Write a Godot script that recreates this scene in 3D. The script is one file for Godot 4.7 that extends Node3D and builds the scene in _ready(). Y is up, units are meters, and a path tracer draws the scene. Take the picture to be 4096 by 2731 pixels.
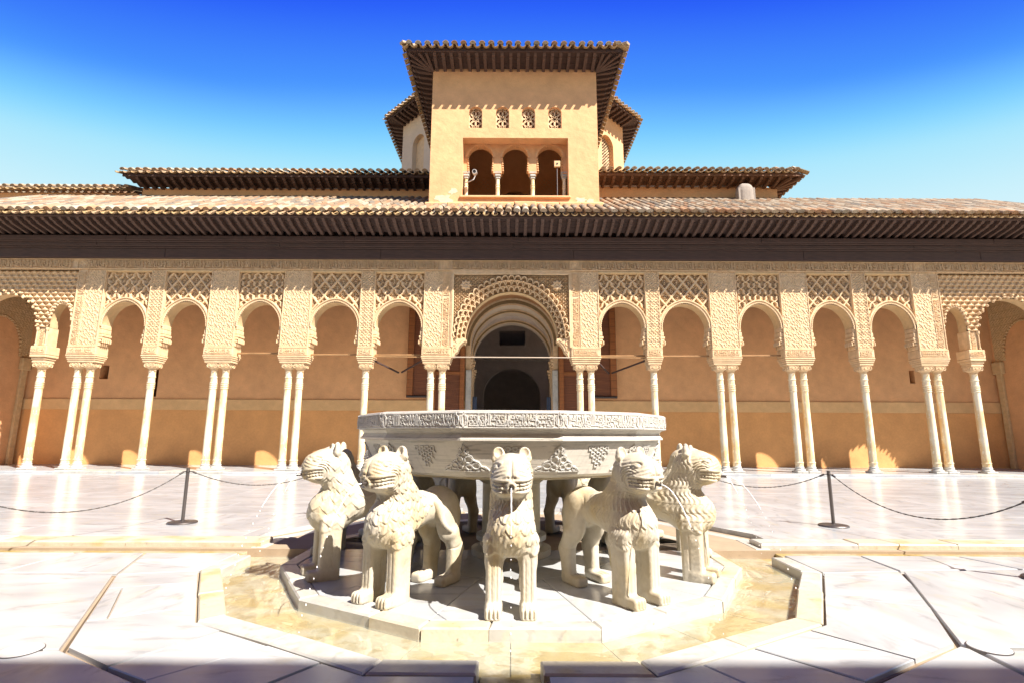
extends Node3D

# ---------------------------------------------------------------- geometry collector
class Geo:
	var v := PackedVector3Array()
	var n := PackedVector3Array()
	var u := PackedVector2Array()
	var ix := PackedInt32Array()
	var xf := Transform3D()

	func vert(p: Vector3, nn: Vector3, uv := Vector2.ZERO) -> int:
		v.append(xf * p)
		n.append((xf.basis * nn).normalized())
		u.append(uv)
		return v.size() - 1

	func tri(a: Vector3, b: Vector3, c: Vector3, hint: Vector3) -> void:
		var g := (c - a).cross(b - a)
		if g.length_squared() < 1e-16:
			return
		if g.dot(hint) < 0.0:
			var t := b
			b = c
			c = t
			g = -g
		g = g.normalized()
		var i := vert(a, g)
		vert(b, g)
		vert(c, g)
		ix.append_array([i, i + 1, i + 2])

	func quad(a: Vector3, b: Vector3, c: Vector3, d: Vector3, hint: Vector3) -> void:
		var g := (c - a).cross(b - d)
		if g.length_squared() < 1e-16:
			return
		if g.dot(hint) < 0.0:
			g = -g
		g = g.normalized()
		var t := (c - a).cross(b - a)
		var i := vert(a, g)
		vert(b, g)
		vert(c, g)
		vert(d, g)
		if t.dot(g) >= 0.0:
			ix.append_array([i, i + 1, i + 2, i, i + 2, i + 3])
		else:
			ix.append_array([i, i + 2, i + 1, i, i + 3, i + 2])

	# smooth quad strip between two rings of points with normals
	func strip(p0: PackedVector3Array, n0: PackedVector3Array, p1: PackedVector3Array, n1: PackedVector3Array) -> void:
		var b := v.size()
		var k := p0.size()
		for i in k:
			vert(p0[i], n0[i])
			vert(p1[i], n1[i])
		for i in k - 1:
			var a := b + 2 * i
			var g := (v[a + 2] - v[a]).cross(v[a + 1] - v[a]) + (v[a + 2] - v[a + 1]).cross(v[a + 3] - v[a + 1])
			if g.dot(n[a] + n[a + 3]) >= 0.0:
				ix.append_array([a, a + 1, a + 2, a + 1, a + 3, a + 2])
			else:
				ix.append_array([a, a + 2, a + 1, a + 1, a + 2, a + 3])

	func box(c: Vector3, s: Vector3, bev := 0.0) -> void:
		var h := s * 0.5
		if bev <= 0.0:
			for ax in 3:
				for sg in [-1.0, 1.0]:
					var nn := Vector3.ZERO
					nn[ax] = sg
					var e1 := Vector3.ZERO
					var e2 := Vector3.ZERO
					e1[(ax + 1) % 3] = h[(ax + 1) % 3]
					e2[(ax + 2) % 3] = h[(ax + 2) % 3]
					var o := c + nn * h[ax]
					quad(o - e1 - e2, o + e1 - e2, o + e1 + e2, o - e1 + e2, nn)
			return
		var q := Vector3(max(h.x - bev, 0.0), max(h.y - bev, 0.0), max(h.z - bev, 0.0))
		for ax in 3:
			var a1 := (ax + 1) % 3
			var a2 := (ax + 2) % 3
			for sg in [-1.0, 1.0]:
				var nn := Vector3.ZERO
				nn[ax] = sg
				var e1 := Vector3.ZERO
				var e2 := Vector3.ZERO
				e1[a1] = q[a1]
				e2[a2] = q[a2]
				var o := c + nn * h[ax]
				quad(o - e1 - e2, o + e1 - e2, o + e1 + e2, o - e1 + e2, nn)
				for s2 in [-1.0, 1.0]:
					# chamfer between face +ax*sg and +a1*s2
					var p := Vector3.ZERO
					p[ax] = sg * h[ax]
					p[a1] = s2 * q[a1]
					var r := Vector3.ZERO
					r[ax] = sg * q[ax]
					r[a1] = s2 * h[a1]
					var hint := Vector3.ZERO
					hint[ax] = sg
					hint[a1] = s2
					quad(c + p - e2, c + p + e2, c + r + e2, c + r - e2, hint)
		for sx in [-1.0, 1.0]:
			for sy in [-1.0, 1.0]:
				for sz in [-1.0, 1.0]:
					tri(c + Vector3(sx * h.x, sy * q.y, sz * q.z), c + Vector3(sx * q.x, sy * h.y, sz * q.z), c + Vector3(sx * q.x, sy * q.y, sz * h.z), Vector3(sx, sy, sz))

	# beam from a to b, width w (sideways), height h
	func beam(a: Vector3, b: Vector3, w: float, h: float, up := Vector3.UP) -> void:
		var d := (b - a)
		var l := d.length()
		d /= l
		var s := d.cross(up).normalized()
		var t := s.cross(d)
		var old := xf
		xf = xf * Transform3D(Basis(s, t, -d), (a + b) * 0.5)
		box(Vector3.ZERO, Vector3(w, h, l), min(w, h) * 0.12)
		xf = old

	# profile: (radius, height) pairs from bottom to top
	func lathe(prof: Array, seg := 20, centre := Vector3.ZERO) -> void:
		for k in prof.size() - 1:
			var a: Vector2 = prof[k]
			var b: Vector2 = prof[k + 1]
			if a.is_equal_approx(b):
				continue
			var t := (b - a).normalized()
			var p0 := PackedVector3Array()
			var p1 := PackedVector3Array()
			var nn := PackedVector3Array()
			for i in seg + 1:
				var f := TAU * i / seg
				var e := Vector3(cos(f), 0, sin(f))
				p0.append(centre + e * a.x + Vector3(0, a.y, 0))
				p1.append(centre + e * b.x + Vector3(0, b.y, 0))
				nn.append(e * t.y + Vector3(0, -t.x, 0))
			strip(p0, nn, p1, nn)

	func tube(pts: Array, rad: Array, seg := 8, caps := true) -> void:
		var prev := PackedVector3Array()
		var prevn := PackedVector3Array()
		var side := Vector3.ZERO
		for k in pts.size():
			var d: Vector3
			if k == 0:
				d = pts[1] - pts[0]
			elif k == pts.size() - 1:
				d = pts[k] - pts[k - 1]
			else:
				d = pts[k + 1] - pts[k - 1]
			d = d.normalized()
			if side == Vector3.ZERO:
				side = d.cross(Vector3(0.3, 0.9, 0.31)).normalized()
			side = (side - d * side.dot(d)).normalized()
			var up := d.cross(side)
			var p := PackedVector3Array()
			var nn := PackedVector3Array()
			var r: float = rad[min(k, rad.size() - 1)]
			for i in seg + 1:
				var f := TAU * i / seg
				var e := side * cos(f) + up * sin(f)
				nn.append(e)
				p.append(pts[k] + e * r)
			if k > 0:
				strip(prev, prevn, p, nn)
			if caps and (k == 0 or k == pts.size() - 1):
				var out := -d if k == 0 else d
				for i in seg:
					tri(pts[k], p[i], p[i + 1], out)
			prev = p
			prevn = nn

	# flat polygon (x,z) as a slab between y0 and y1 with a small bevel on the top edge
	func slab(poly: PackedVector2Array, y0: float, y1: float, bev := 0.006) -> void:
		var inner := poly
		var off := Geometry2D.offset_polygon(poly, -bev)
		if off.size() == 1 and off[0].size() == poly.size():
			inner = off[0]
			# offset_polygon may start at another corner
			var best := 0
			for i in inner.size():
				if inner[i].distance_to(poly[0]) < inner[best].distance_to(poly[0]):
					best = i
			var tmp := PackedVector2Array()
			var same := Geometry2D.is_polygon_clockwise(inner) == Geometry2D.is_polygon_clockwise(poly)
			for i in inner.size():
				tmp.append(inner[(best + (i if same else -i) + inner.size()) % inner.size()])
			inner = tmp
		else:
			bev = 0.0
		var t := Geometry2D.triangulate_polygon(inner)
		for k in range(0, t.size(), 3):
			tri(Vector3(inner[t[k]].x, y1, inner[t[k]].y), Vector3(inner[t[k + 1]].x, y1, inner[t[k + 1]].y), Vector3(inner[t[k + 2]].x, y1, inner[t[k + 2]].y), Vector3.UP)
		var mid := Vector2.ZERO
		for p in poly:
			mid += p / poly.size()
		for i in poly.size():
			var j := (i + 1) % poly.size()
			var e := poly[j] - poly[i]
			var o := Vector2(e.y, -e.x).normalized()
			if Geometry2D.is_point_in_polygon((poly[i] + poly[j]) * 0.5 + o * 0.004, poly):
				o = -o
			var out := Vector3(o.x, 0, o.y)
			quad(Vector3(poly[i].x, y0, poly[i].y), Vector3(poly[j].x, y0, poly[j].y), Vector3(poly[j].x, y1 - bev, poly[j].y), Vector3(poly[i].x, y1 - bev, poly[i].y), out)
			if bev > 0.0:
				quad(Vector3(poly[i].x, y1 - bev, poly[i].y), Vector3(poly[j].x, y1 - bev, poly[j].y), Vector3(inner[j].x, y1, inner[j].y), Vector3(inner[i].x, y1, inner[i].y), out + Vector3.UP)

	# height field standing on a plane: o + ux*x + uy*y, raised along ux x uy
	func relief(o: Vector3, ux: Vector3, uy: Vector3, w: float, h: float, cell: float, f: Callable) -> void:
		var nx: int = max(1, roundi(w / cell))
		var ny: int = max(1, roundi(h / cell))
		var nz := ux.cross(uy).normalized()
		var hs := PackedFloat32Array()
		hs.resize((nx + 1) * (ny + 1))
		for j in ny + 1:
			for i in nx + 1:
				hs[j * (nx + 1) + i] = f.call(w * i / nx, h * j / ny)
		var base := v.size()
		var cx := w / nx
		var cy := h / ny
		for j in ny + 1:
			for i in nx + 1:
				var q := j * (nx + 1) + i
				var z := hs[q]
				if is_nan(z):
					vert(o, nz)
					continue
				var l := hs[q - 1] if i > 0 else z
				var r := hs[q + 1] if i < nx else z
				var d := hs[q - nx - 1] if j > 0 else z
				var t := hs[q + nx + 1] if j < ny else z
				if is_nan(l): l = z
				if is_nan(r): r = z
				if is_nan(d): d = z
				if is_nan(t): t = z
				vert(o + ux * (cx * i) + uy * (cy * j) + nz * z, nz - ux * ((r - l) / (2 * cx)) - uy * ((t - d) / (2 * cy)), Vector2(cx * i, cy * j))
		for j in ny:
			for i in nx:
				var a := j * (nx + 1) + i
				var b := a + nx + 1
				if is_nan(hs[a] + hs[a + 1] + hs[b] + hs[b + 1]):
					continue
				a += base
				b += base
				ix.append_array([a, b, b + 1, a, b + 1, a + 1])

	# raised flat strokes on the plane o,ux,uy
	func strokes(lines: Array, o: Vector3, ux: Vector3, uy: Vector3, sx: float, sy: float, width: float, depth: float) -> void:
		var nz := ux.cross(uy).normalized()
		for l in lines:
			for k in l.size() - 1:
				var a := Vector2(l[k].x * sx, l[k].y * sy)
				var b := Vector2(l[k + 1].x * sx, l[k + 1].y * sy)
				var d := b - a
				if d.length() < 1e-4:
					continue
				d = d.normalized()
				a -= d * width * 0.25
				b += d * width * 0.25
				var s := Vector2(-d.y, d.x) * width * 0.5
				var c := []
				for p: Vector2 in [a - s, b - s, b + s, a + s]:
					c.append(o + ux * p.x + uy * p.y)
				var t := []
				for p: Vector2 in [a - s * 0.6, b - s * 0.6, b + s * 0.6, a + s * 0.6]:
					t.append(o + ux * p.x + uy * p.y + nz * (depth * (1.0 + 0.08 * ((k * 7 + int(a.x * 977)) % 5))))
				quad(t[0], t[1], t[2], t[3], nz)
				for q in 4:
					var q2 := (q + 1) % 4
					quad(c[q], c[q2], t[q2], t[q], (c[q] + c[q2]) * 0.5 - (c[0] + c[2]) * 0.5 + nz * 0.002)

	# wall in the plane z with openings; hole: [x centre, half width, bottom, spring, rise]; top(x)=spring+rise*sqrt(1-((x-xc)/a)^2)
	func wall(x0: float, x1: float, y0: float, y1: float, z: float, holes: Array, depth := 0.0, facing := 1.0, seg := 18) -> void:
		var xs := [x0, x1]
		for h in holes:
			for i in seg + 1:
				xs.append(h[0] - h[1] * cos(PI * i / seg) if h[4] > 0.0 else h[0] + h[1] * (2.0 * i / seg - 1.0))
		xs.sort()
		var nz := Vector3(0, 0, facing)
		for k in xs.size() - 1:
			var a: float = clampf(xs[k], x0, x1)
			var b: float = clampf(xs[k + 1], x0, x1)
			if b - a < 1e-5:
				continue
			var m := (a + b) * 0.5
			var act := []
			for h in holes:
				if absf(m - h[0]) < h[1]:
					act.append(h)
			act.sort_custom(func(p, q): return p[2] < q[2])
			var ya := y0
			var yb := y0
			for h in act:
				quad(Vector3(a, ya, z), Vector3(a, h[2], z), Vector3(b, h[2], z), Vector3(b, yb, z), nz)
				ya = top(h, a)
				yb = top(h, b)
			quad(Vector3(a, ya, z), Vector3(a, y1, z), Vector3(b, y1, z), Vector3(b, yb, z), nz)
		if depth > 0.0:
			for h in holes:
				reveal(h, z, depth * facing, seg)

	static func top(h: Array, x: float) -> float:
		if h[4] <= 0.0:
			return h[3]
		var t: float = (x - h[0]) / h[1]
		return h[3] + h[4] * sqrt(max(0.0, 1.0 - t * t))

	func reveal(h: Array, z: float, depth: float, seg := 18, sill := true) -> void:
		var zb := z - depth
		var l: float = h[0] - h[1]
		var r: float = h[0] + h[1]
		quad(Vector3(l, h[2], z), Vector3(l, h[3], z), Vector3(l, h[3], zb), Vector3(l, h[2], zb), Vector3.RIGHT)
		quad(Vector3(r, h[2], z), Vector3(r, h[3], z), Vector3(r, h[3], zb), Vector3(r, h[2], zb), Vector3.LEFT)
		if sill:
			quad(Vector3(l, h[2], z), Vector3(r, h[2], z), Vector3(r, h[2], zb), Vector3(l, h[2], zb), Vector3.UP)
		if h[4] <= 0.0:
			quad(Vector3(l, h[3], z), Vector3(r, h[3], z), Vector3(r, h[3], zb), Vector3(l, h[3], zb), Vector3.DOWN)
			return
		var p0 := PackedVector3Array()
		var p1 := PackedVector3Array()
		var nn := PackedVector3Array()
		for i in seg + 1:
			var f := PI * i / seg
			var x: float = h[0] - h[1] * cos(f)
			var y: float = h[3] + h[4] * sin(f)
			p0.append(Vector3(x, y, z))
			p1.append(Vector3(x, y, zb))
			nn.append(Vector3(cos(f) / h[1], -sin(f) / h[4], 0).normalized())
		strip(p0, nn, p1, nn)

	# the inside of a closed room behind an opening in the plane z
	func room(x0: float, x1: float, y0: float, y1: float, z: float, depth: float) -> void:
		var b := z - depth
		quad(Vector3(x0, y0, z), Vector3(x0, y1, z), Vector3(x0, y1, b), Vector3(x0, y0, b), Vector3.RIGHT)
		quad(Vector3(x1, y0, z), Vector3(x1, y1, z), Vector3(x1, y1, b), Vector3(x1, y0, b), Vector3.LEFT)
		quad(Vector3(x0, y0, z), Vector3(x1, y0, z), Vector3(x1, y0, b), Vector3(x0, y0, b), Vector3.UP)
		quad(Vector3(x0, y1, z), Vector3(x1, y1, z), Vector3(x1, y1, b), Vector3(x0, y1, b), Vector3.DOWN)
		quad(Vector3(x0, y0, b), Vector3(x0, y1, b), Vector3(x1, y1, b), Vector3(x1, y0, b), Vector3.BACK)

	func mesh() -> ArrayMesh:
		var m := ArrayMesh.new()
		var a := []
		a.resize(Mesh.ARRAY_MAX)
		a[Mesh.ARRAY_VERTEX] = v
		a[Mesh.ARRAY_NORMAL] = n
		a[Mesh.ARRAY_TEX_UV] = u
		a[Mesh.ARRAY_INDEX] = ix
		m.add_surface_from_arrays(Mesh.PRIMITIVE_TRIANGLES, a)
		return m

# ---------------------------------------------------------------- naming
var used := {}
var M := {}
var rng := RandomNumberGenerator.new()

func numbered(called: String) -> String:
	var k: int = used.get(called, 0)
	used[called] = k + 1
	return called if k == 0 else "%s_%03d" % [called, k]

func thing(called: String, label: String, category: String, at := Vector3.ZERO, turn := 0.0, group := "") -> Node3D:
	var o := Node3D.new()
	o.name = numbered(called)
	add_child(o)
	o.position = at
	o.rotation.y = turn
	tag(o, label, category, group)
	return o

func tag(o: Node, label: String, category := "", group := "") -> void:
	o.set_meta("label", label)
	if category: o.set_meta("category", category)
	if group: o.set_meta("group", group)

func structure(called: String, label: String, at := Vector3.ZERO) -> Node3D:
	var o := Node3D.new()
	o.name = numbered(called)
	add_child(o)
	o.position = at
	o.set_meta("kind", "structure")
	o.set_meta("label", label)
	return o

func put(parent: Node, called: String, mesh: Mesh, m: Material, at := Transform3D()) -> MeshInstance3D:
	var o := MeshInstance3D.new()
	o.name = called
	o.mesh = mesh
	o.material_override = m
	o.transform = at
	parent.add_child(o, true)
	return o

func part(parent: Node, called: String, g: Geo, m: Material) -> MeshInstance3D:
	return put(parent, called, g.mesh(), m)

func holder(parent: Node, called: String) -> Node3D:
	var o := Node3D.new()
	o.name = called
	parent.add_child(o, true)
	return o

func at(x: float, y: float, z: float, ry := 0.0) -> Transform3D:
	return Transform3D(Basis(Vector3.UP, ry), Vector3(x, y, z))

# ---------------------------------------------------------------- materials
func noise_bytes(size: int, freq: float, sd: int, oct := 4, type := FastNoiseLite.TYPE_SIMPLEX_SMOOTH, warp := 0.0, fract := FastNoiseLite.FRACTAL_FBM) -> PackedByteArray:
	var f := FastNoiseLite.new()
	f.seed = sd
	f.noise_type = type
	f.frequency = freq
	f.fractal_type = fract
	f.fractal_octaves = oct
	if warp > 0.0:
		f.domain_warp_enabled = true
		f.domain_warp_amplitude = warp
		f.domain_warp_frequency = freq * 0.8
	var im := f.get_seamless_image(size, size)
	im.convert(Image.FORMAT_L8)
	return im.get_data()

# a colour texture: fn(i) -> Color is called per pixel
func tex(size: int, fn: Callable) -> ImageTexture:
	var d := PackedByteArray()
	d.resize(size * size * 3)
	for i in size * size:
		var c: Color = fn.call(i)
		d[i * 3] = int(clampf(c.r, 0, 1) * 255.0)
		d[i * 3 + 1] = int(clampf(c.g, 0, 1) * 255.0)
		d[i * 3 + 2] = int(clampf(c.b, 0, 1) * 255.0)
	var im := Image.create_from_data(size, size, false, Image.FORMAT_RGB8, d)
	return ImageTexture.create_from_image(im)

func bump(size: int, b: PackedByteArray, strength: float) -> ImageTexture:
	var im := Image.create_from_data(size, size, false, Image.FORMAT_L8, b)
	im.convert(Image.FORMAT_RGBA8)
	im.bump_map_to_normal_map(strength)
	return ImageTexture.create_from_image(im)

# linear base colour, roughness, texture laid on by world position, repeats per metre
func mat(c: Color, rough: float, t: Texture2D = null, scale := 0.5, nm: Texture2D = null, nscale := 0.6, world := true) -> StandardMaterial3D:
	var m := StandardMaterial3D.new()
	m.albedo_color = c.linear_to_srgb()
	m.roughness = rough
	if t or nm:
		m.uv1_triplanar = true
		m.uv1_world_triplanar = world
		m.uv1_scale = Vector3.ONE * scale
	if t:
		m.albedo_texture = t
	if nm:
		m.normal_enabled = true
		m.normal_texture = nm
		m.normal_scale = nscale
	return m

func vary(m: StandardMaterial3D, off: Vector3, tint := Color.WHITE) -> StandardMaterial3D:
	var r: StandardMaterial3D = m.duplicate()
	r.uv1_offset = off
	r.albedo_color = (m.albedo_color.srgb_to_linear() * tint).linear_to_srgb()
	return r

func make_materials() -> void:
	var S := 512
	var big := noise_bytes(S, 0.006, 11, 4)
	var mid := noise_bytes(S, 0.02, 12, 4)
	var fine := noise_bytes(S, 0.12, 13, 3)
	var veins := noise_bytes(S, 0.008, 14, 4, FastNoiseLite.TYPE_SIMPLEX_SMOOTH, 40.0, FastNoiseLite.FRACTAL_RIDGED)
	var spots := noise_bytes(S, 0.05, 15, 3)
	# plaster: broad mottling, small trowel marks, pale scuffs
	var tp := tex(S, func(i):
		var k := 0.88 + 0.07 * (big[i] / 255.0) + 0.05 * (mid[i] / 255.0) + 0.05 * (fine[i] / 255.0 - 0.5)
		var pale: float = smoothstep(0.80, 0.90, spots[i] / 255.0) * smoothstep(0.45, 0.8, big[i] / 255.0)
		return Color(k, k * 0.99, k * 0.97).lerp(Color(1, 1, 1), pale * 0.35))
	var np := bump(S, mid, 3.0)
	var nfine := bump(S, fine, 2.0)
	M.plaster = mat(Color(0.79, 0.45, 0.225), 0.92, tp, 0.33, np, 0.45)
	M.dado = mat(Color(0.78, 0.405, 0.155), 0.9, tp, 0.21, np, 0.3)
	M.band = mat(Color(0.78, 0.51, 0.25), 0.9, tp, 0.4, np, 0.4)
	M.pale_plaster = mat(Color(0.68, 0.55, 0.42), 0.92, tp, 0.3, np, 0.5)
	M.hall = mat(Color(0.62, 0.54, 0.50), 0.9, tp, 0.2, np, 0.4)
	M.patch = mat(Color(0.78, 0.62, 0.44), 0.95, tp, 0.9, np, 0.6)
	# carved stucco
	var ts := tex(S, func(i):
		var k := 0.84 + 0.12 * (mid[i] / 255.0) + 0.06 * (fine[i] / 255.0 - 0.5)
		return Color(k, k * (0.97 + 0.03 * (big[i] / 255.0)), k * (0.92 + 0.08 * (big[i] / 255.0))))
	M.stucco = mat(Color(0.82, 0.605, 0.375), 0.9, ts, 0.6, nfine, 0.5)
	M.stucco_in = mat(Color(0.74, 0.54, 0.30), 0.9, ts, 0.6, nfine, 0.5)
	M.gilt_band = mat(Color(0.30, 0.20, 0.09), 0.8, ts, 0.9, nfine, 0.5)
	# marble: soft clouds, thin grey veins, warm patches
	var tm := tex(S, func(i):
		var c := 0.84 + 0.16 * (big[i] / 255.0)
		var vv: float = smoothstep(0.66, 1.0, veins[i] / 255.0) * (0.4 + 0.6 * mid[i] / 255.0)
		var col := Color(c, c, c * 0.995).lerp(Color(0.64, 0.645, 0.65), vv * 0.65)
		return col.lerp(Color(0.93, 0.89, 0.80), 0.5 * smoothstep(0.6, 0.9, mid[i] / 255.0)))
	M.paving = []
	for k in 6:
		var mm := mat(Color(0.80, 0.80, 0.79), 0.20, tm, 0.42)
		mm.uv1_scale = Vector3(0.22, 0.42, 0.62) if k % 3 != 1 else Vector3(0.55, 0.42, 0.26)
		mm.uv1_offset = Vector3(0.37 * k, 0.11, 0.23 * k)
		var w := [1.0, 0.96, 1.0, 0.93, 0.98, 0.95]
		mm.albedo_color = Color(0.53 * w[k], 0.55 * w[k], 0.565 * w[k]).linear_to_srgb()
		M.paving.append(mm)
	# streaky marble for the basin
	var tb := tex(S, func(i):
		var y: int = i / S
		var x: int = i % S
		var s: float = mid[((y * 5) % S) * S + (x / 3 + big[i] / 8) % S] / 255.0
		var c := 0.97 - 0.22 * smoothstep(0.55, 0.85, s) - 0.05 * (fine[i] / 255.0)
		return Color(c, c * 0.985, c * 0.955))
	M.basin = mat(Color(0.64, 0.625, 0.585), 0.4, tb, 0.8, nfine, 0.12)
	M.basin_carved = mat(Color(0.64, 0.625, 0.585), 0.5, tm, 0.8, nfine, 0.3)
	# old marble of the lions: cream with honey patina and grey streaks
	M.lion = []
	var tl := tex(S, func(i):
		var a: float = big[i] / 255.0
		var c := Color(0.97, 0.95, 0.90).lerp(Color(0.94, 0.84, 0.62), smoothstep(0.45, 0.85, a) * 0.7)
		c = c.lerp(Color(0.72, 0.70, 0.66), smoothstep(0.80, 0.97, veins[i] / 255.0) * 0.5)
		return c * (0.95 + 0.08 * (fine[i] / 255.0)))
	for k in 3:
		var ml := mat(Color(0.56, 0.535, 0.485), 0.55, tl, 0.55, nfine, 0.35)
		ml.uv1_scale = Vector3(0.8, 0.4, 0.8)
		ml.uv1_offset = Vector3(0.31 * k, 0.17 * k, 0.5 * k)
		M.lion.append(ml)
	# column marble: warm patina, white chips
	var tc := tex(S, func(i):
		var c := Color(0.97, 0.94, 0.87).lerp(Color(0.90, 0.72, 0.45), smoothstep(0.40, 0.75, big[i] / 255.0) * 0.65)
		return c.lerp(Color(1, 0.99, 0.97), smoothstep(0.70, 0.76, spots[i] / 255.0)))
	M.column = mat(Color(0.80, 0.76, 0.66), 0.45, tc, 0.7, nfine, 0.2)
	M.column.uv1_scale = Vector3(0.9, 0.28, 0.9)
	M.kerb = mat(Color(0.54, 0.505, 0.43), 0.4, tl, 0.7, np, 0.4)
	M.kerb_pale = mat(Color(0.55, 0.535, 0.485), 0.35, tm, 0.9, np, 0.3)
	# wet floor of the ring: yellow lime stains
	var tw := tex(S, func(i):
		var a: float = smoothstep(0.35, 0.75, big[i] / 255.0)
		var b: float = smoothstep(0.55, 0.85, mid[i] / 255.0)
		return Color(0.93, 0.90, 0.80).lerp(Color(0.86, 0.73, 0.36), 0.65 * a).lerp(Color(0.70, 0.60, 0.35), 0.45 * b) * (0.94 + 0.1 * (fine[i] / 255.0)))
	M.wet = []
	for k in 3:
		var mw := mat(Color(0.50, 0.48, 0.42), 0.22, tw, 0.6, np, 0.25)
		mw.uv1_offset = Vector3(0.4 * k, 0, 0.27 * k)
		M.wet.append(mw)
	# wood
	var tg := tex(S, func(i):
		var y: int = i / S
		var x: int = i % S
		var g: float = mid[((y * 9 + big[i] / 10) % S) * S + (x / 4)] / 255.0
		var c := 0.62 + 0.38 * g
		return Color(c, c * 0.97, c * 0.95))
	M.dark_wood = mat(Color(0.095, 0.053, 0.042), 0.75, tg, 0.8, nfine, 0.5)
	M.rafter_wood = mat(Color(0.14, 0.085, 0.066), 0.8, tg, 0.9, nfine, 0.5)
	M.brown_wood = mat(Color(0.26, 0.13, 0.065), 0.8, tg, 0.9, nfine, 0.5)
	M.door_wood = mat(Color(0.46, 0.17, 0.045), 0.6, tg, 0.5, nfine, 0.4)
	M.door_dark = mat(Color(0.27, 0.095, 0.035), 0.65, tg, 0.5, nfine, 0.4)
	M.tie_wood = mat(Color(0.50, 0.29, 0.12), 0.8, tg, 0.9, nfine, 0.5)
	# roof tiles
	var tt := tex(S, func(i):
		var k := 0.78 + 0.22 * (mid[i] / 255.0)
		var c := Color(k, k * 0.99, k * 0.97)
		return c.lerp(Color(0.45, 0.42, 0.36), 0.6 * smoothstep(0.62, 0.8, spots[i] / 255.0)))
	M.tile = []
	for c in [Color(0.52, 0.36, 0.22), Color(0.56, 0.44, 0.31), Color(0.44, 0.31, 0.20), Color(0.58, 0.49, 0.38), Color(0.50, 0.29, 0.16), Color(0.40, 0.34, 0.26)]:
		M.tile.append(mat(c, 0.9, tt, 1.6, nfine, 0.8))
	M.pan = mat(Color(0.50, 0.34, 0.17), 0.9, tt, 1.5, nfine, 0.8)
	M.tile_mixed = mat(Color(1, 1, 1), 0.9, tt, 1.6, nfine, 0.8)
	M.tile_mixed.vertex_color_use_as_albedo = true
	M.metal = mat(Color(0.17, 0.15, 0.14), 0.42)
	M.metal.metallic = 0.85
	M.dark_metal = mat(Color(0.07, 0.06, 0.055), 0.5)
	M.dark_metal.metallic = 0.6
	M.rod = mat(Color(0.45, 0.36, 0.27), 0.5)
	var tr := tex(64, func(i):
		var k := 0.6 + 0.4 * float(((i % 64) / 8 + (i / 64) / 8) % 2)
		return Color(k, k, k))
	M.rope = mat(Color(0.14, 0.13, 0.12), 0.9, tr, 9.0)
	M.white = mat(Color(0.55, 0.53, 0.50), 0.5)
	M.vent = mat(Color(0.36, 0.31, 0.27), 0.9, tp, 0.9, np, 0.5)
	M.disc = mat(Color(0.66, 0.65, 0.63), 0.3, tm, 0.5)
	M.box_tan = mat(Color(0.62, 0.40, 0.20), 0.6)
	M.black = mat(Color(0.015, 0.014, 0.014), 0.6)
	M.old_wood = mat(Color(0.20, 0.12, 0.08), 0.9, tg, 1.0)
	M.blue_board = mat(Color(0.06, 0.09, 0.16), 0.5)
	M.sand = mat(Color(0.45, 0.36, 0.24), 0.95, tp, 0.1)
	M.joint = mat(Color(0.38, 0.29, 0.20), 0.95, tp, 1.0)
	M.water = StandardMaterial3D.new()
	M.water.albedo_color = Color(0.85, 0.9, 0.85, 0.10)
	M.water.transparency = BaseMaterial3D.TRANSPARENCY_ALPHA
	M.water.roughness = 0.03
	M.jet = StandardMaterial3D.new()
	M.jet.albedo_color = Color(1, 1, 1, 1)
	M.jet.roughness = 0.02
	M.jet.refraction_enabled = true
	M.jet.refraction_scale = 0.033

# ---------------------------------------------------------------- the place
const ZF := -8.11      # front of the arcade
const ZW := -10.32     # wall at the back of the gallery
const GY := 0.10       # gallery floor

func _ready() -> void:
	rng.seed = 7
	camera_sky_sun()
	make_materials()
	ground_and_court()
	palace_wall()
	arcade()
	tower()
	octagon()
	wings()
	south_gallery()
	fountain()
	lions()
	small_things()

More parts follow.
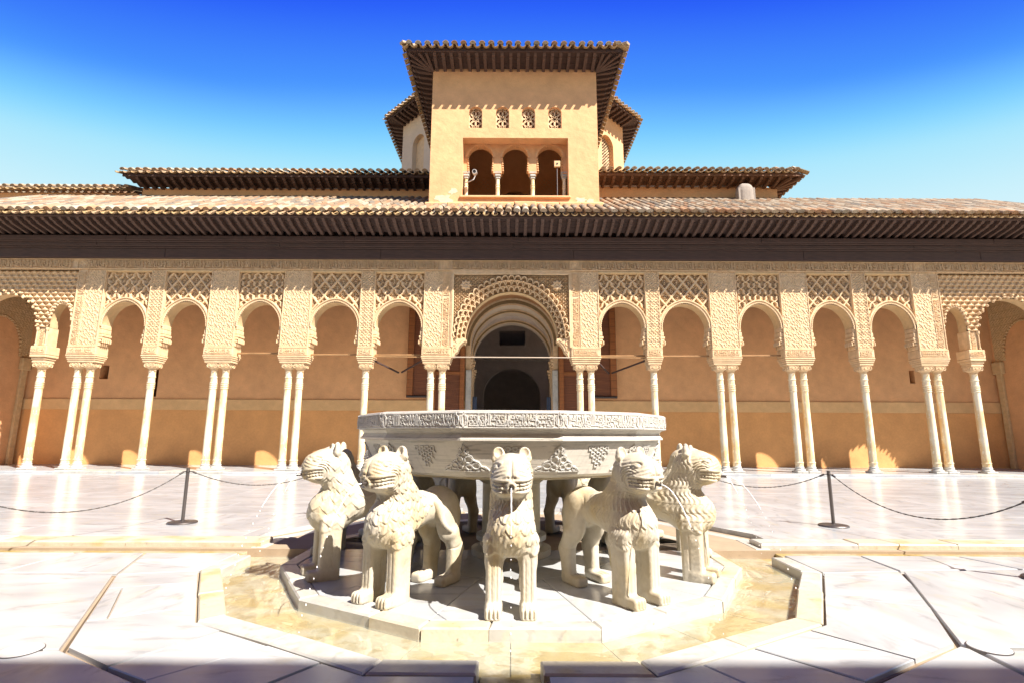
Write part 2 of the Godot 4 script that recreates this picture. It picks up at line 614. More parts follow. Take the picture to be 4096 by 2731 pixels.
func camera_sky_sun() -> void:
	var cam := Camera3D.new()
	cam.name = "camera"
	cam.fov = 66.35
	cam.near = 0.05
	cam.far = 800.0
	cam.position = Vector3(0, 1.0, 4.7)
	cam.rotation_order = EULER_ORDER_YXZ
	cam.rotation_degrees = Vector3(9.97, 0, 0.25)
	add_child(cam)
	cam.current = true
	# clear sky: pale near the horizon, deepening upward and away from north
	var h := 256
	var im := Image.create(128, h, false, Image.FORMAT_RGBF)
	var stops := [[-90.0, Color(0.36, 0.31, 0.24)], [-2.0, Color(0.36, 0.33, 0.28)], [0.0, Color(0.32, 0.35, 0.36)], [16.0, Color(0.30, 0.37, 0.395)], [22.5, Color(0.235, 0.35, 0.39)], [28.0, Color(0.165, 0.32, 0.395)], [30.0, Color(0.115, 0.285, 0.40)], [32.0, Color(0.075, 0.235, 0.40)], [36.0, Color(0.028, 0.125, 0.40)], [43.0, Color(0.009, 0.045, 0.38)], [54.0, Color(0.004, 0.014, 0.13)], [90.0, Color(0.003, 0.008, 0.06)]]
	for y in h:
		for x in 128:
			var el := 90.0 - 180.0 * (y + 0.5) / h
			var az := TAU * (x + 0.5) / 128.0
			el += 14.0 * pow(sin(az), 2.0) * clampf((el - 12.0) / 20.0, 0.0, 1.0) * clampf((90.0 - el) / 40.0, 0.0, 1.0)
			var c: Color = stops[0][1]
			for k in stops.size() - 1:
				if el >= stops[k][0]:
					c = (stops[k][1] as Color).lerp(stops[k + 1][1], (el - stops[k][0]) / (stops[k + 1][0] - stops[k][0]))
			im.set_pixel(x, y, c)
	var pano := PanoramaSkyMaterial.new()
	pano.panorama = ImageTexture.create_from_image(im)
	var sky := Sky.new()
	sky.sky_material = pano
	var env := Environment.new()
	env.background_mode = Environment.BG_SKY
	env.sky = sky
	env.tonemap_mode = Environment.TONE_MAPPER_LINEAR
	env.tonemap_exposure = 2.5
	env.sdfgi_enabled = true
	env.ssao_enabled = true
	env.ssil_enabled = true
	var we := WorldEnvironment.new()
	we.name = "sky"
	we.environment = env
	add_child(we)
	var sun := DirectionalLight3D.new()
	sun.name = "sun"
	sun.light_energy = 1.6
	sun.light_color = Color(1.0, 0.965, 0.925)
	sun.light_angular_distance = 0.5
	sun.shadow_enabled = true
	add_child(sun)
	var az := deg_to_rad(50.0)
	var el := deg_to_rad(48.0)
	sun.look_at_from_position(Vector3(sin(az) * cos(el), sin(el), cos(az) * cos(el)) * 50.0, Vector3.ZERO)

# ---------------------------------------------------------------- court
func ring_pts(r: float, k: int) -> Vector2:
	var a := deg_to_rad(-15.0 + 30.0 * k)
	return Vector2(sin(a) * r, cos(a) * r)

func jitter(p: PackedVector2Array, s: float) -> PackedVector2Array:
	var o := PackedVector2Array()
	for q in p:
		o.append(q + Vector2(rng.randf_range(-s, s), rng.randf_range(-s, s)))
	return o

func gap(p: PackedVector2Array, s: float) -> PackedVector2Array:
	var o := Geometry2D.offset_polygon(p, -s)
	return o[0] if o.size() else p

func lay(parent: Node, called: String, poly: Array, y0: float, y1: float, m: Material, joint := 0.003, bev := 0.004) -> void:
	var p := PackedVector2Array(poly)
	if Geometry2D.is_polygon_clockwise(p):
		p.reverse()
	p = gap(p, joint)
	if p.size() < 3:
		return
	var mid := Vector2.ZERO
	for q in p:
		mid += q / p.size()
	var loc := PackedVector2Array()
	for q in p:
		loc.append(q - mid)
	var g := Geo.new()
	g.slab(loc, y0, y1, bev)
	put(parent, called, g.mesh(), m, at(mid.x, 0, mid.y))

func V(x: float, y: float) -> Vector2:
	return Vector2(x, y)

func ground_and_court() -> void:
	var g := Geo.new()
	g.quad(Vector3(-300, -0.34, -300), Vector3(300, -0.34, -300), Vector3(300, -0.34, 300), Vector3(-300, -0.34, 300), Vector3.UP)
	var gr := part(self, "ground", g, M.sand)
	gr.set_meta("kind", "structure")
	gr.set_meta("label", "sandy ground under and beyond the palace court")
	# bed of mortar that shows in the open joints
	var bed := Geo.new()
	bed.box(Vector3(0, -0.22, 1.5), Vector3(34, 0.14, 19.2))
	bed.box(Vector3(0, -0.10, -4.1), Vector3(34, 0.20, 8.0))
	var court := structure("courtyard_pavement", "white marble paving of the court around the fountain")
	part(court, "mortar_bed", bed, M.joint)
	var P: Array = M.paving
	# far court: long slabs behind the cross channel, up to the gallery step
	var zs := [-0.42, -0.95, -1.75, -2.8, -3.9, -5.1, -6.4, -7.78]
	for r in zs.size() - 1:
		var x := -15.5 + 0.55 * (r % 3)
		while x < 15.5:
			var w := rng.randf_range(1.7, 2.5)
			var za: float = zs[r]
			var zb: float = zs[r + 1]
			var skew := 0.0
			# cut slabs back around the ring of the fountain
			if za > -2.6 and absf(x + w * 0.5) < 2.4 + w * 0.5:
				var cut := Geometry2D.clip_polygons(PackedVector2Array([V(x, za), V(x + w, za), V(x + w, zb), V(x, zb)]), ring_poly(2.44))
				for c in cut:
					if not Geometry2D.is_polygon_clockwise(c) and c.size() > 2:
						lay(court, "marble_slab", Array(c), -0.02, 0.045, P[rng.randi() % 6], 0.0015, 0.002)
			else:
				lay(court, "marble_slab", [V(x, za), V(x + w, za), V(x + w + skew, zb), V(x + skew, zb)], -0.02, 0.045, P[rng.randi() % 6], 0.0015, 0.002)
			x += w
	# kerb stones of the cross channel
	for s in [-1.0, 1.0]:
		var x := 2.22
		while x < 15.0:
			var w := rng.randf_range(0.75, 1.3)
			lay(court, "channel_kerb", [V(s * x, -0.17 + rng.randf_range(-0.006, 0.006)), V(s * (x + w), -0.17), V(s * (x + w), -0.42), V(s * x, -0.42)], -0.12, 0.047 + rng.randf_range(-0.003, 0.003), M.kerb if rng.randf() < 0.6 else M.kerb_pale, 0.003, 0.012)
			x += w
		# floor of the channel
		x = 2.3
		while x < 15.0:
			lay(court, "channel_floor", [V(s * x, -0.172), V(s * (x + 1.4), -0.172), V(s * (x + 1.4), 0.04), V(s * x, 0.04)], -0.12, -0.022, M.wet[rng.randi() % 3], 0.002, 0.003)
			x += 1.4
	# near court, slab by slab as they lie round the ring
	var near := [
		# west side
		[V(-2.302, 0.055), V(-2.302, 0.615), V(-2.815, 0.735), V(-3.08, 0.055)],
		[V(-2.302, 0.622), V(-2.135, 0.912), V(-2.625, 1.08), V(-2.818, 0.742)],
		[V(-2.622, 1.084), V(-2.543, 1.058), V(-2.203, 1.633), V(-2.283, 1.683)],
		[V(-2.543, 1.056), V(-2.132, 0.916), V(-1.835, 1.43), V(-2.203, 1.63)],
		[V(-2.282, 1.686), V(-1.833, 1.434), V(-1.685, 1.69), V(-1.49, 1.803), V(-1.752, 2.226), V(-2.083, 2.033)],
		[V(-1.487, 1.805), V(-1.16, 1.993), V(-1.497, 2.357), V(-1.749, 2.229)],
		[V(-1.158, 1.996), V(-0.84, 2.178), V(-1.02, 2.42), V(-1.22, 2.75), V(-1.495, 2.36)],
		[V(-3.10, 0.055), V(-2.84, 0.705), V(-3.70, 0.69), V(-3.66, 0.055)],
		[V(-3.68, 0.055), V(-3.72, 0.69), V(-4.55, 0.66), V(-4.5, 0.055)],
		[V(-4.52, 0.055), V(-4.57, 0.66), V(-6.8, 0.62), V(-6.8, 0.055)],
		[V(-2.846, 0.735), V(-2.111, 2.045), V(-3.9, 2.28), V(-4.6, 0.68)],
		[V(-4.62, 0.68), V(-3.92, 2.28), V(-6.8, 2.5), V(-6.8, 0.64)],
		[V(-2.10, 2.055), V(-1.505, 2.385), V(-2.1, 3.4), V(-3.9, 3.4), V(-3.9, 2.31)],
		# east side
		[V(2.302, 0.055), V(2.302, 0.612), V(2.905, 0.56), V(2.935, 0.055)],
		[V(2.302, 0.62), V(2.27, 0.677), V(2.762, 0.866), V(2.905, 0.566)],
		[V(2.267, 0.682), V(1.976, 1.187), V(2.487, 1.382), V(2.76, 0.87)],
		[V(1.974, 1.191), V(1.687, 1.688), V(1.56, 1.762), V(1.842, 2.117), V(2.173, 1.932), V(2.485, 1.386)],
		[V(1.557, 1.764), V(1.16, 1.993), V(1.472, 2.332), V(1.838, 2.12)],
		[V(1.157, 1.996), V(0.85, 2.172), V(0.98, 2.38), V(1.21, 2.75), V(1.468, 2.336)],
		[V(2.945, 0.055), V(2.925, 0.545), V(3.88, 0.48), V(3.74, 0.055)],
		[V(3.77, 0.055), V(3.91, 0.48), V(6.8, 0.40), V(6.8, 0.055)],
		[V(2.932, 0.565), V(3.9, 0.50), V(3.9, 2.0), V(2.21, 1.965), V(2.20, 1.93)],
		[V(3.92, 0.50), V(6.8, 0.42), V(6.8, 2.1), V(3.92, 2.0)],
		[V(2.175, 1.955), V(2.20, 1.99), V(2.14, 3.4), V(1.25, 2.8), V(1.49, 2.36), V(1.86, 2.14)],
		[V(2.22, 2.01), V(3.9, 2.02), V(3.9, 3.4), V(2.16, 3.4)],
		# strip south of the ring, either side of the south channel
		[V(-0.15, 2.303), V(-0.15, 3.4), V(-1.0, 3.4), V(-1.21, 2.76), V(-1.01, 2.43), V(-0.835, 2.185), V(-0.618, 2.305)],
		[V(0.16, 2.303), V(0.618, 2.305), V(0.845, 2.18), V(0.975, 2.385), V(1.20, 2.76), V(1.0, 3.4), V(0.16, 3.4)],
		[V(-1.26, 2.78), V(-1.02, 3.4), V(-2.08, 3.4), V(-1.51, 2.40)],
		[V(1.22, 2.80), V(2.12, 3.42), V(1.02, 3.42)]]
	var mortar := Geo.new()
	for k in near.size():
		var mp := Geometry2D.offset_polygon(PackedVector2Array(near[k]), 0.008)
		if mp.size():
			mortar.slab(mp[0], -0.15, -0.022 - 0.0006 * (k % 7), 0.0)
		lay(court, "marble_slab", near[k], -0.16, rng.randf_range(-0.004, 0.0), P[(k * 5 + k / 3) % 6], 0.004, 0.004)
	part(court, "mortar", mortar, M.joint)
	for r in 5:
		var x := -8.0
		while x < 8.0:
			var w := rng.randf_range(1.2, 1.9)
			lay(court, "marble_slab", [V(x, 3.42 + r * 0.9), V(x + w, 3.42 + r * 0.9), V(x + w, 4.32 + r * 0.9), V(x, 4.32 + r * 0.9)], -0.16, -0.002, P[rng.randi() % 6], 0.003, 0.004)
			x += w
	for s in [-1.0, 1.0]:
		for r in 4:
			for c in 4:
				lay(court, "marble_slab", [V(s * (6.82 + c * 2.0), 0.055 + r * 0.85), V(s * (8.8 + c * 2.0), 0.055 + r * 0.85), V(s * (8.8 + c * 2.0), 0.9 + r * 0.85), V(s * (6.82 + c * 2.0), 0.9 + r * 0.85)], -0.16, -0.002, P[rng.randi() % 6], 0.003, 0.004)
	# the ring: outer kerb, floor, inner kerb, platform
	var ring := structure("fountain_ring", "twelve-sided marble basin ring and platform under the stone lions")
	var rb := Geo.new()
	rb.box(Vector3(0, -0.2, 0), Vector3(5.4, 0.15, 5.4))
	part(ring, "mortar_bed", rb, M.joint)
	for k in 12:
		var kinds := [0.0, 0.48, 1.0] if k % 2 else [0.0, 0.55, 1.0]
		if k == 0 or k == 3 or k == 6 or k == 9:
			kinds = [0.0, 0.385, 0.615, 1.0]
		for j in kinds.size() - 1:
			var channel: bool = kinds.size() == 4 and j == 1
			var a0 := ring_pts(2.23, k).lerp(ring_pts(2.23, k + 1), kinds[j])
			var a1 := ring_pts(2.23, k).lerp(ring_pts(2.23, k + 1), kinds[j + 1])
			var b0 := ring_pts(2.38, k).lerp(ring_pts(2.38, k + 1), kinds[j])
			var b1 := ring_pts(2.38, k).lerp(ring_pts(2.38, k + 1), kinds[j + 1])
			if channel:
				lay(ring, "channel_floor", [a0, a1, b1, b0], -0.16, -0.068, M.wet[1], 0.001, 0.0)
			else:
				lay(ring, "outer_kerb", Array(jitter(PackedVector2Array([a0, a1, b1, b0]), 0.006)), -0.16, rng.randf_range(0.0, 0.006), M.kerb_pale if rng.randf() < 0.7 else M.kerb, 0.003, 0.008)
		# ring floor: two slabs to a side
		for j in 2:
			lay(ring, "ring_floor", [ring_pts(1.82, k).lerp(ring_pts(1.82, k + 1), j * 0.5), ring_pts(1.82, k).lerp(ring_pts(1.82, k + 1), 0.5 + j * 0.5), ring_pts(2.232, k).lerp(ring_pts(2.232, k + 1), 0.5 + j * 0.5), ring_pts(2.232, k).lerp(ring_pts(2.232, k + 1), j * 0.5)], -0.16, -0.068, M.wet[(k + j) % 3], 0.002, 0.0)
		for j in 2:
			var c := 0.5 + 0.12 * ((k * 7) % 3 - 1)
			var f0 := 0.0 if j == 0 else c
			var f1 := c if j == 0 else 1.0
			lay(ring, "platform_kerb", Array(jitter(PackedVector2Array([ring_pts(1.70, k).lerp(ring_pts(1.70, k + 1), f0), ring_pts(1.70, k).lerp(ring_pts(1.70, k + 1), f1), ring_pts(1.83, k).lerp(ring_pts(1.83, k + 1), f1), ring_pts(1.83, k).lerp(ring_pts(1.83, k + 1), f0)]), 0.004)), -0.16, 0.003, M.kerb_pale if (k + j) % 3 else M.kerb, 0.003, 0.01)
		lay(ring, "platform_slab", [ring_pts(0.85, k), ring_pts(0.85, k + 1), ring_pts(1.70, k + 1), ring_pts(1.70, k)], -0.15, 0.0, P[k % 6], 0.002, 0.003)
	lay(ring, "platform_slab", Array(ring_poly(0.85)), -0.15, -0.001, P[1], 0.002, 0.003)
	# south channel floor
	for r in 4:
		lay(court, "channel_floor", [V(-0.145, 2.28 + r * 0.5), V(0.155, 2.28 + r * 0.5), V(0.155, 2.78 + r * 0.5), V(-0.145, 2.78 + r * 0.5)], -0.16, -0.062, M.wet[0], 0.002, 0.0)
	# shallow water
	var wg := Geo.new()
	var f := FastNoiseLite.new()
	f.seed = 5
	f.frequency = 5.0
	var seg := 168
	var rows := 12
	for i in seg + 1:
		for j in rows + 1:
			var a := TAU * i / seg
			var rr := lerpf(1.83, 2.23, float(j) / rows) * cos(PI / 12) / cos(fposmod(a + PI / 12, PI / 6) - PI / 12)
			var p := Vector3(sin(a) * rr, -0.057, cos(a) * rr)
			var gx := f.get_noise_2d(p.x * 6.0, p.z * 6.0) * 0.10
			var gz := f.get_noise_2d(p.x * 6.0 + 40.0, p.z * 6.0) * 0.10
			for dp: Vector2 in [V(0.02, 2.02), V(-1.75, 1.12), V(1.72, 1.1), V(-2.03, 0.32), V(2.02, 0.3)]:
				var d := V(p.x, p.z).distance_to(dp)
				var w := sin(d * 110.0) * 0.30 * exp(-d * 6.0)
				gx += (p.x - dp.x) / max(d, 0.01) * w
				gz += (p.z - dp.y) / max(d, 0.01) * w
			wg.vert(p, Vector3(gx, 1, gz))
	for i in seg:
		for j in rows:
			var a := i * (rows + 1) + j
			var b := a + rows + 1
			wg.ix.append_array([a, b + 1, a + 1, a, b, b + 1])
	var water := part(self, "water", wg, M.water)
	water.set_meta("kind", "structure")
	water.set_meta("label", "shallow clear water in the ring channel around the platform")
	# gallery floor and its step
	var gf := structure("gallery_floor", "pale marble floor and step of the columned gallery")
	for r in 3:
		var x := -15.0 + 0.3 * r
		while x < 15.0:
			var w := rng.randf_range(0.9, 1.5)
			var za := -7.80 - r * 0.9
			if r == 0:
				lay(gf, "step_stone", [V(x, za), V(x + w, za), V(x + w, za - 0.6), V(x, za - 0.6)], -0.02, GY - 0.002, M.kerb_pale if rng.randf() < 0.3 else P[rng.randi() % 6], 0.002, 0.005)
			else:
				za = -8.40 - (r - 1) * 0.96
				lay(gf, "floor_slab", [V(x, za), V(x + w, za), V(x + w, za - 0.96), V(x, za - 0.96)], -0.02, GY - 0.002, P[rng.randi() % 6], 0.002, 0.003)
			x += w

func ring_poly(r: float) -> PackedVector2Array:
	var p := PackedVector2Array()
	for k in 12:
		p.append(ring_pts(r, k))
	if Geometry2D.is_polygon_clockwise(p):
		p.reverse()
	return p

# ---------------------------------------------------------------- carving patterns (height in metres over the panel)
func ridge(d: float, w: float) -> float:
	return clampf(1.0 - absf(d) / w, 0.0, 1.0)

# leaf and star interlace for pier faces
func carve_star(x: float, y: float, p: float) -> float:
	var u := fposmod(x, p) / p * 2.0 - 1.0
	var v := fposmod(y, p * 1.35) / (p * 1.35) * 2.0 - 1.0
	var r := sqrt(u * u + v * v)
	var a := atan2(v, u)
	var k := absf(r - (0.74 + 0.15 * cos(8.0 * a)))
	var h := ridge(k, 0.10)
	h = maxf(h, ridge(r - (0.34 + 0.09 * cos(6.0 * a + 1.0)), 0.10))
	h = maxf(h, 0.8 * ridge(absf(u) + absf(v) - 1.38, 0.12))
	h = maxf(h, 0.7 * ridge(sin(u * 9.0 + 2.2 * sin(v * 7.0)) * 0.4, 0.16))
	return 0.014 * smoothstep(0.0, 0.55, h)

# scrolling foliage
func carve_scroll(x: float, y: float, p: float) -> float:
	var u := x / p
	var v := y / p
	var a := sin(u * 6.2832 + 1.9 * sin(v * 6.2832))
	var b := sin(v * 6.2832 * 1.5 + 1.7 * cos(u * 6.2832))
	var h := ridge(a, 0.42)
	h = maxf(h, ridge(b, 0.42))
	h = maxf(h, 0.9 * smoothstep(0.55, 0.8, cos(u * 12.566) * cos(v * 12.566)))
	return 0.018 * smoothstep(0.1, 0.7, h)

# interlaced lozenge net (sebka); kind 0 straight, 1 lobed, 2 leafy
func carve_sebka(x: float, y: float, p: float, kind: int) -> float:
	var q := p * 1.25
	var u := x / p
	var v := y / q
	var wob := 0.0
	if kind == 1:
		wob = 0.11 * sin(v * TAU * 2.0)
	elif kind == 2:
		wob = 0.07 * sin(v * TAU * 2.0 + 0.8)
	var a := absf(fposmod(u + wob + v + 0.5, 1.0) - 0.5)
	var b := absf(fposmod(u - wob - v + 0.5, 1.0) - 0.5)
	var d := minf(a, b)
	var h := smoothstep(0.145, 0.085, d)
	# motif in each lozenge
	var cu := fposmod(u + v + wob, 1.0) - 0.5
	var cv := fposmod(u - v - wob, 1.0) - 0.5
	var mu := (cu + cv)
	var mv := (cu - cv)
	var r := sqrt(mu * mu + mv * mv * 0.8)
	var an := atan2(mv, mu)
	var m := smoothstep(0.06, 0.0, absf(r - (0.30 + 0.11 * cos(an * 4.0 + PI) + 0.04 * cos(an * 3.0))) - 0.03)
	m = maxf(m, smoothstep(0.15, 0.09, r))
	m = maxf(m, 0.75 * smoothstep(0.3, 0.6, sin(mu * 17.0) * sin(mv * 17.0)))
	m = maxf(m, 0.8 * smoothstep(0.05, 0.0, absf(mu) - 0.03) * smoothstep(0.62, 0.5, absf(mv)))
	return -0.05 + 0.08 * h + 0.054 * m * (1.0 - h)

# rows of little overhanging niches; y grows upward
func carve_muqarnas(x: float, y: float, p: float) -> float:
	var rh := p * 0.62
	var row := floorf(y / rh)
	var v := y / rh - row
	var u := fposmod(x / p + 0.5 * fposmod(row, 2.0), 1.0) * 2.0 - 1.0
	var arch := sqrt(maxf(0.0, 1.0 - u * u * 1.15)) * 0.92
	var inside := smoothstep(0.0, 0.12, arch - v)
	var wall := 0.085 * (1.0 - inside) * (0.75 + 0.25 * v)
	var leaf := 0.03 * inside * (1.0 - absf(u)) * (1.0 - v)
	return wall + leaf + 0.012 * smoothstep(0.2, 0.05, absf(u)) * inside

# ---------------------------------------------------------------- writing, as strokes in a unit cell 2.2 wide and 1 high
func arc(cx: float, cy: float, rx: float, ry: float, a0: float, a1: float, k := 6) -> Array:
	var o := []
	for i in k + 1:
		var a := deg_to_rad(lerpf(a0, a1, float(i) / k))
		o.append(V(cx + rx * cos(a), cy + ry * sin(a)))
	return o

func motto() -> Array:
	return [
		# the word for God at the left end: loop, two lams, joined below
		arc(0.12, 0.24, 0.07, 0.09, 0, 330), [V(0.19, 0.17), V(0.48, 0.17)], [V(0.30, 0.17), V(0.29, 0.92)], [V(0.46, 0.17), V(0.45, 0.92), V(0.49, 0.86)], [V(0.38, 0.17), V(0.38, 0.5)],
		[V(0.62, 0.12), V(0.62, 0.92)],
		# but: crossing lam-alif and alif
		[V(0.74, 0.92), V(0.80, 0.55), V(0.96, 0.15)], [V(1.00, 0.92), V(0.92, 0.5), V(0.78, 0.22), V(0.86, 0.12), V(0.98, 0.15)], [V(1.10, 0.14), V(1.10, 0.90)],
		# victor: tail, tooth, lam-alif, ghayn
		[V(1.20, 0.25), V(1.24, 0.12), V(1.46, 0.12), V(1.47, 0.32)], [V(1.47, 0.14), V(1.60, 0.14), V(1.60, 0.94)], [V(1.70, 0.92), V(1.69, 0.16), V(1.80, 0.13)], arc(1.84, 0.42, 0.09, 0.14, 20, 240), [V(1.76, 0.30), V(1.70, 0.16)],
		# and no: crossing strokes and the round waw
		[V(1.98, 0.92), V(2.04, 0.5), V(1.94, 0.16)], [V(1.92, 0.80), V(2.02, 0.36), V(2.12, 0.14)], arc(2.12, 0.58, 0.06, 0.10, 0, 300), [V(2.17, 0.56), V(2.14, 0.30), V(2.02, 0.06), V(1.86, 0.02), V(1.24, 0.03)],
		# flourishes over the letters
		arc(1.32, 0.66, 0.10, 0.14, 200, 520, 8), arc(0.16, 0.66, 0.09, 0.13, 100, 400, 8), arc(1.40, 0.42, 0.05, 0.06, 0, 360), [V(0.20, 0.46), V(0.26, 0.58)], [V(0.52, 0.52), V(0.56, 0.74)]]

# two lines of a poem in tall interlaced letters; cell 1 high
func verse(wide: float, sd: int) -> Array:
	var r := RandomNumberGenerator.new()
	r.seed = sd
	var o := []
	var x := 0.04
	while x < wide - 0.16:
		match r.randi() % 7:
			0:
				o.append([V(x, 0.14), V(x, 0.94), V(x + 0.05, 0.88)])
				o.append([V(x + 0.12, 0.14), V(x + 0.12, 0.94)])
				o.append([V(x, 0.14), V(x + 0.24, 0.14)])
				x += 0.26
			1:
				o.append(arc(x + 0.12, 0.34, 0.11, 0.14, -60, 240, 8))
				o.append([V(x + 0.06, 0.22), V(x, 0.10), V(x + 0.26, 0.08)])
				o.append(arc(x + 0.13, 0.72, 0.09, 0.10, 30, 300, 7))
				x += 0.30
			2:
				o.append([V(x, 0.92), V(x + 0.08, 0.5), V(x + 0.22, 0.12)])
				o.append([V(x + 0.24, 0.92), V(x + 0.16, 0.5), V(x + 0.02, 0.16), V(x + 0.12, 0.08)])
				x += 0.29
			3:
				o.append([V(x, 0.44), V(x + 0.03, 0.28), V(x + 0.24, 0.28), V(x + 0.25, 0.46)])
				o.append([V(x + 0.02, 0.62), V(x + 0.22, 0.62), V(x + 0.14, 0.80), V(x + 0.26, 0.90)])
				o.append([V(x + 0.10, 0.12), V(x + 0.14, 0.16)])
				x += 0.30
			4:
				o.append(arc(x + 0.10, 0.22, 0.10, 0.13, 160, 400, 7))
				o.append([V(x + 0.20, 0.26), V(x + 0.20, 0.92)])
				o.append(arc(x + 0.08, 0.66, 0.06, 0.12, 0, 330, 7))
				x += 0.27
			5:
				o.append([V(x, 0.50), V(x + 0.28, 0.50)])
				o.append([V(x + 0.05, 0.50), V(x + 0.05, 0.64), V(x + 0.10, 0.64)])
				o.append([V(x + 0.16, 0.50), V(x + 0.16, 0.90)])
				o.append(arc(x + 0.15, 0.24, 0.12, 0.12, 180, 360, 6))
				o.append(arc(x + 0.24, 0.76, 0.05, 0.08, 0, 360, 6))
				x += 0.32
			6:
				o.append([V(x + 0.02, 0.10), V(x + 0.02, 0.90), V(x + 0.10, 0.94)])
				o.append(arc(x + 0.14, 0.40, 0.07, 0.10, 0, 360, 7))
				o.append([V(x + 0.20, 0.36), V(x + 0.16, 0.14), V(x + 0.04, 0.06)])
				x += 0.25
	return o

# ---------------------------------------------------------------- pieces of the arcade
func superring(y: float, rx: float, rz: float, sq: float, k := 28) -> PackedVector3Array:
	var p := PackedVector3Array()
	for i in k + 1:
		var a := TAU * i / k
		var c := cos(a)
		var s := sin(a)
		p.append(Vector3(signf(c) * pow(absf(c), sq) * rx, y, signf(s) * pow(absf(s), sq) * rz))
	return p

func loft(g: Geo, rings: Array) -> void:
	for k in rings.size() - 1:
		var a: PackedVector3Array = rings[k]
		var b: PackedVector3Array = rings[k + 1]
		for i in a.size() - 1:
			var mid := (a[i] + a[i + 1] + b[i] + b[i + 1]) * 0.25
			g.quad(a[i], a[i + 1], b[i + 1], b[i], Vector3(mid.x, 0.0001, mid.z))

var column_meshes := []

func make_column_meshes() -> void:
	var base := Geo.new()
	base.box(Vector3(0, 0.02, 0), Vector3(0.27, 0.04, 0.27), 0.008)
	base.lathe([V(0.128, 0.04), V(0.132, 0.055), V(0.122, 0.075), V(0.105, 0.085), V(0.098, 0.10), V(0.104, 0.125), V(0.096, 0.14), V(0.09, 0.145)], 24)
	var shaft := Geo.new()
	var line := [V(0.09, 0.14), V(0.091, 0.22)]
	for y: float in [0.235, 1.97, 2.015, 2.06, 2.105, 2.25]:
		var r := 0.0795 if y > 1 else 0.087
		if y == 1.97:
			line.append(V(0.0855, 0.9))
		line.append_array([V(r, y - 0.017), V(r + 0.011, y - 0.012), V(r + 0.014, y), V(r + 0.011, y + 0.012), V(r, y + 0.017)])
	line.append(V(0.079, 2.43))
	shaft.lathe(line, 24)
	var cap := Geo.new()
	var rr := []
	for q in [[2.40, 0.082, 1.0], [2.43, 0.090, 1.0], [2.44, 0.084, 1.0], [2.46, 0.10, 0.8], [2.49, 0.132, 0.5], [2.53, 0.146, 0.35], [2.60, 0.150, 0.30]]:
		rr.append(superring(q[0], q[1], q[1], q[2]))
	loft(cap, rr)
	cap.box(Vector3(0, 2.605, 0), Vector3(0.31, 0.03, 0.31), 0.004)
	# carved leaves and rosettes on the capital
	for k in 4:
		var b := Basis(Vector3.UP, PI / 2 * k)
		cap.xf = Transform3D(b, Vector3.ZERO)
		cap.strokes([arc(0.0, 0.065, 0.045, 0.042, 0, 360, 10), arc(-0.085, 0.06, 0.035, 0.05, 20, 300, 7), arc(0.085, 0.06, 0.035, 0.05, 160, -120, 7), [V(-0.12, 0.125), V(0.12, 0.125)]], Vector3(0, 2.475, 0.143), Vector3.RIGHT, Vector3.UP, 1, 1, 0.014, 0.012)
	cap.xf = Transform3D()
	column_meshes = [base.mesh(), shaft.mesh(), cap.mesh()]

func column(parent: Node, x: float, z: float, lean := 0.0) -> void:
	var c := holder(parent, "column")
	c.position = Vector3(x, GY, z)
	c.rotation.y = rng.randf_range(-0.03, 0.03) + [0.0, PI / 2, PI, -PI / 2][rng.randi() % 4]
	put(c, "base", column_meshes[0], M.kerb_pale)
	put(c, "shaft", column_meshes[1], M.column)
	put(c, "capital", column_meshes[2], M.stucco)

var pier_cache := {}

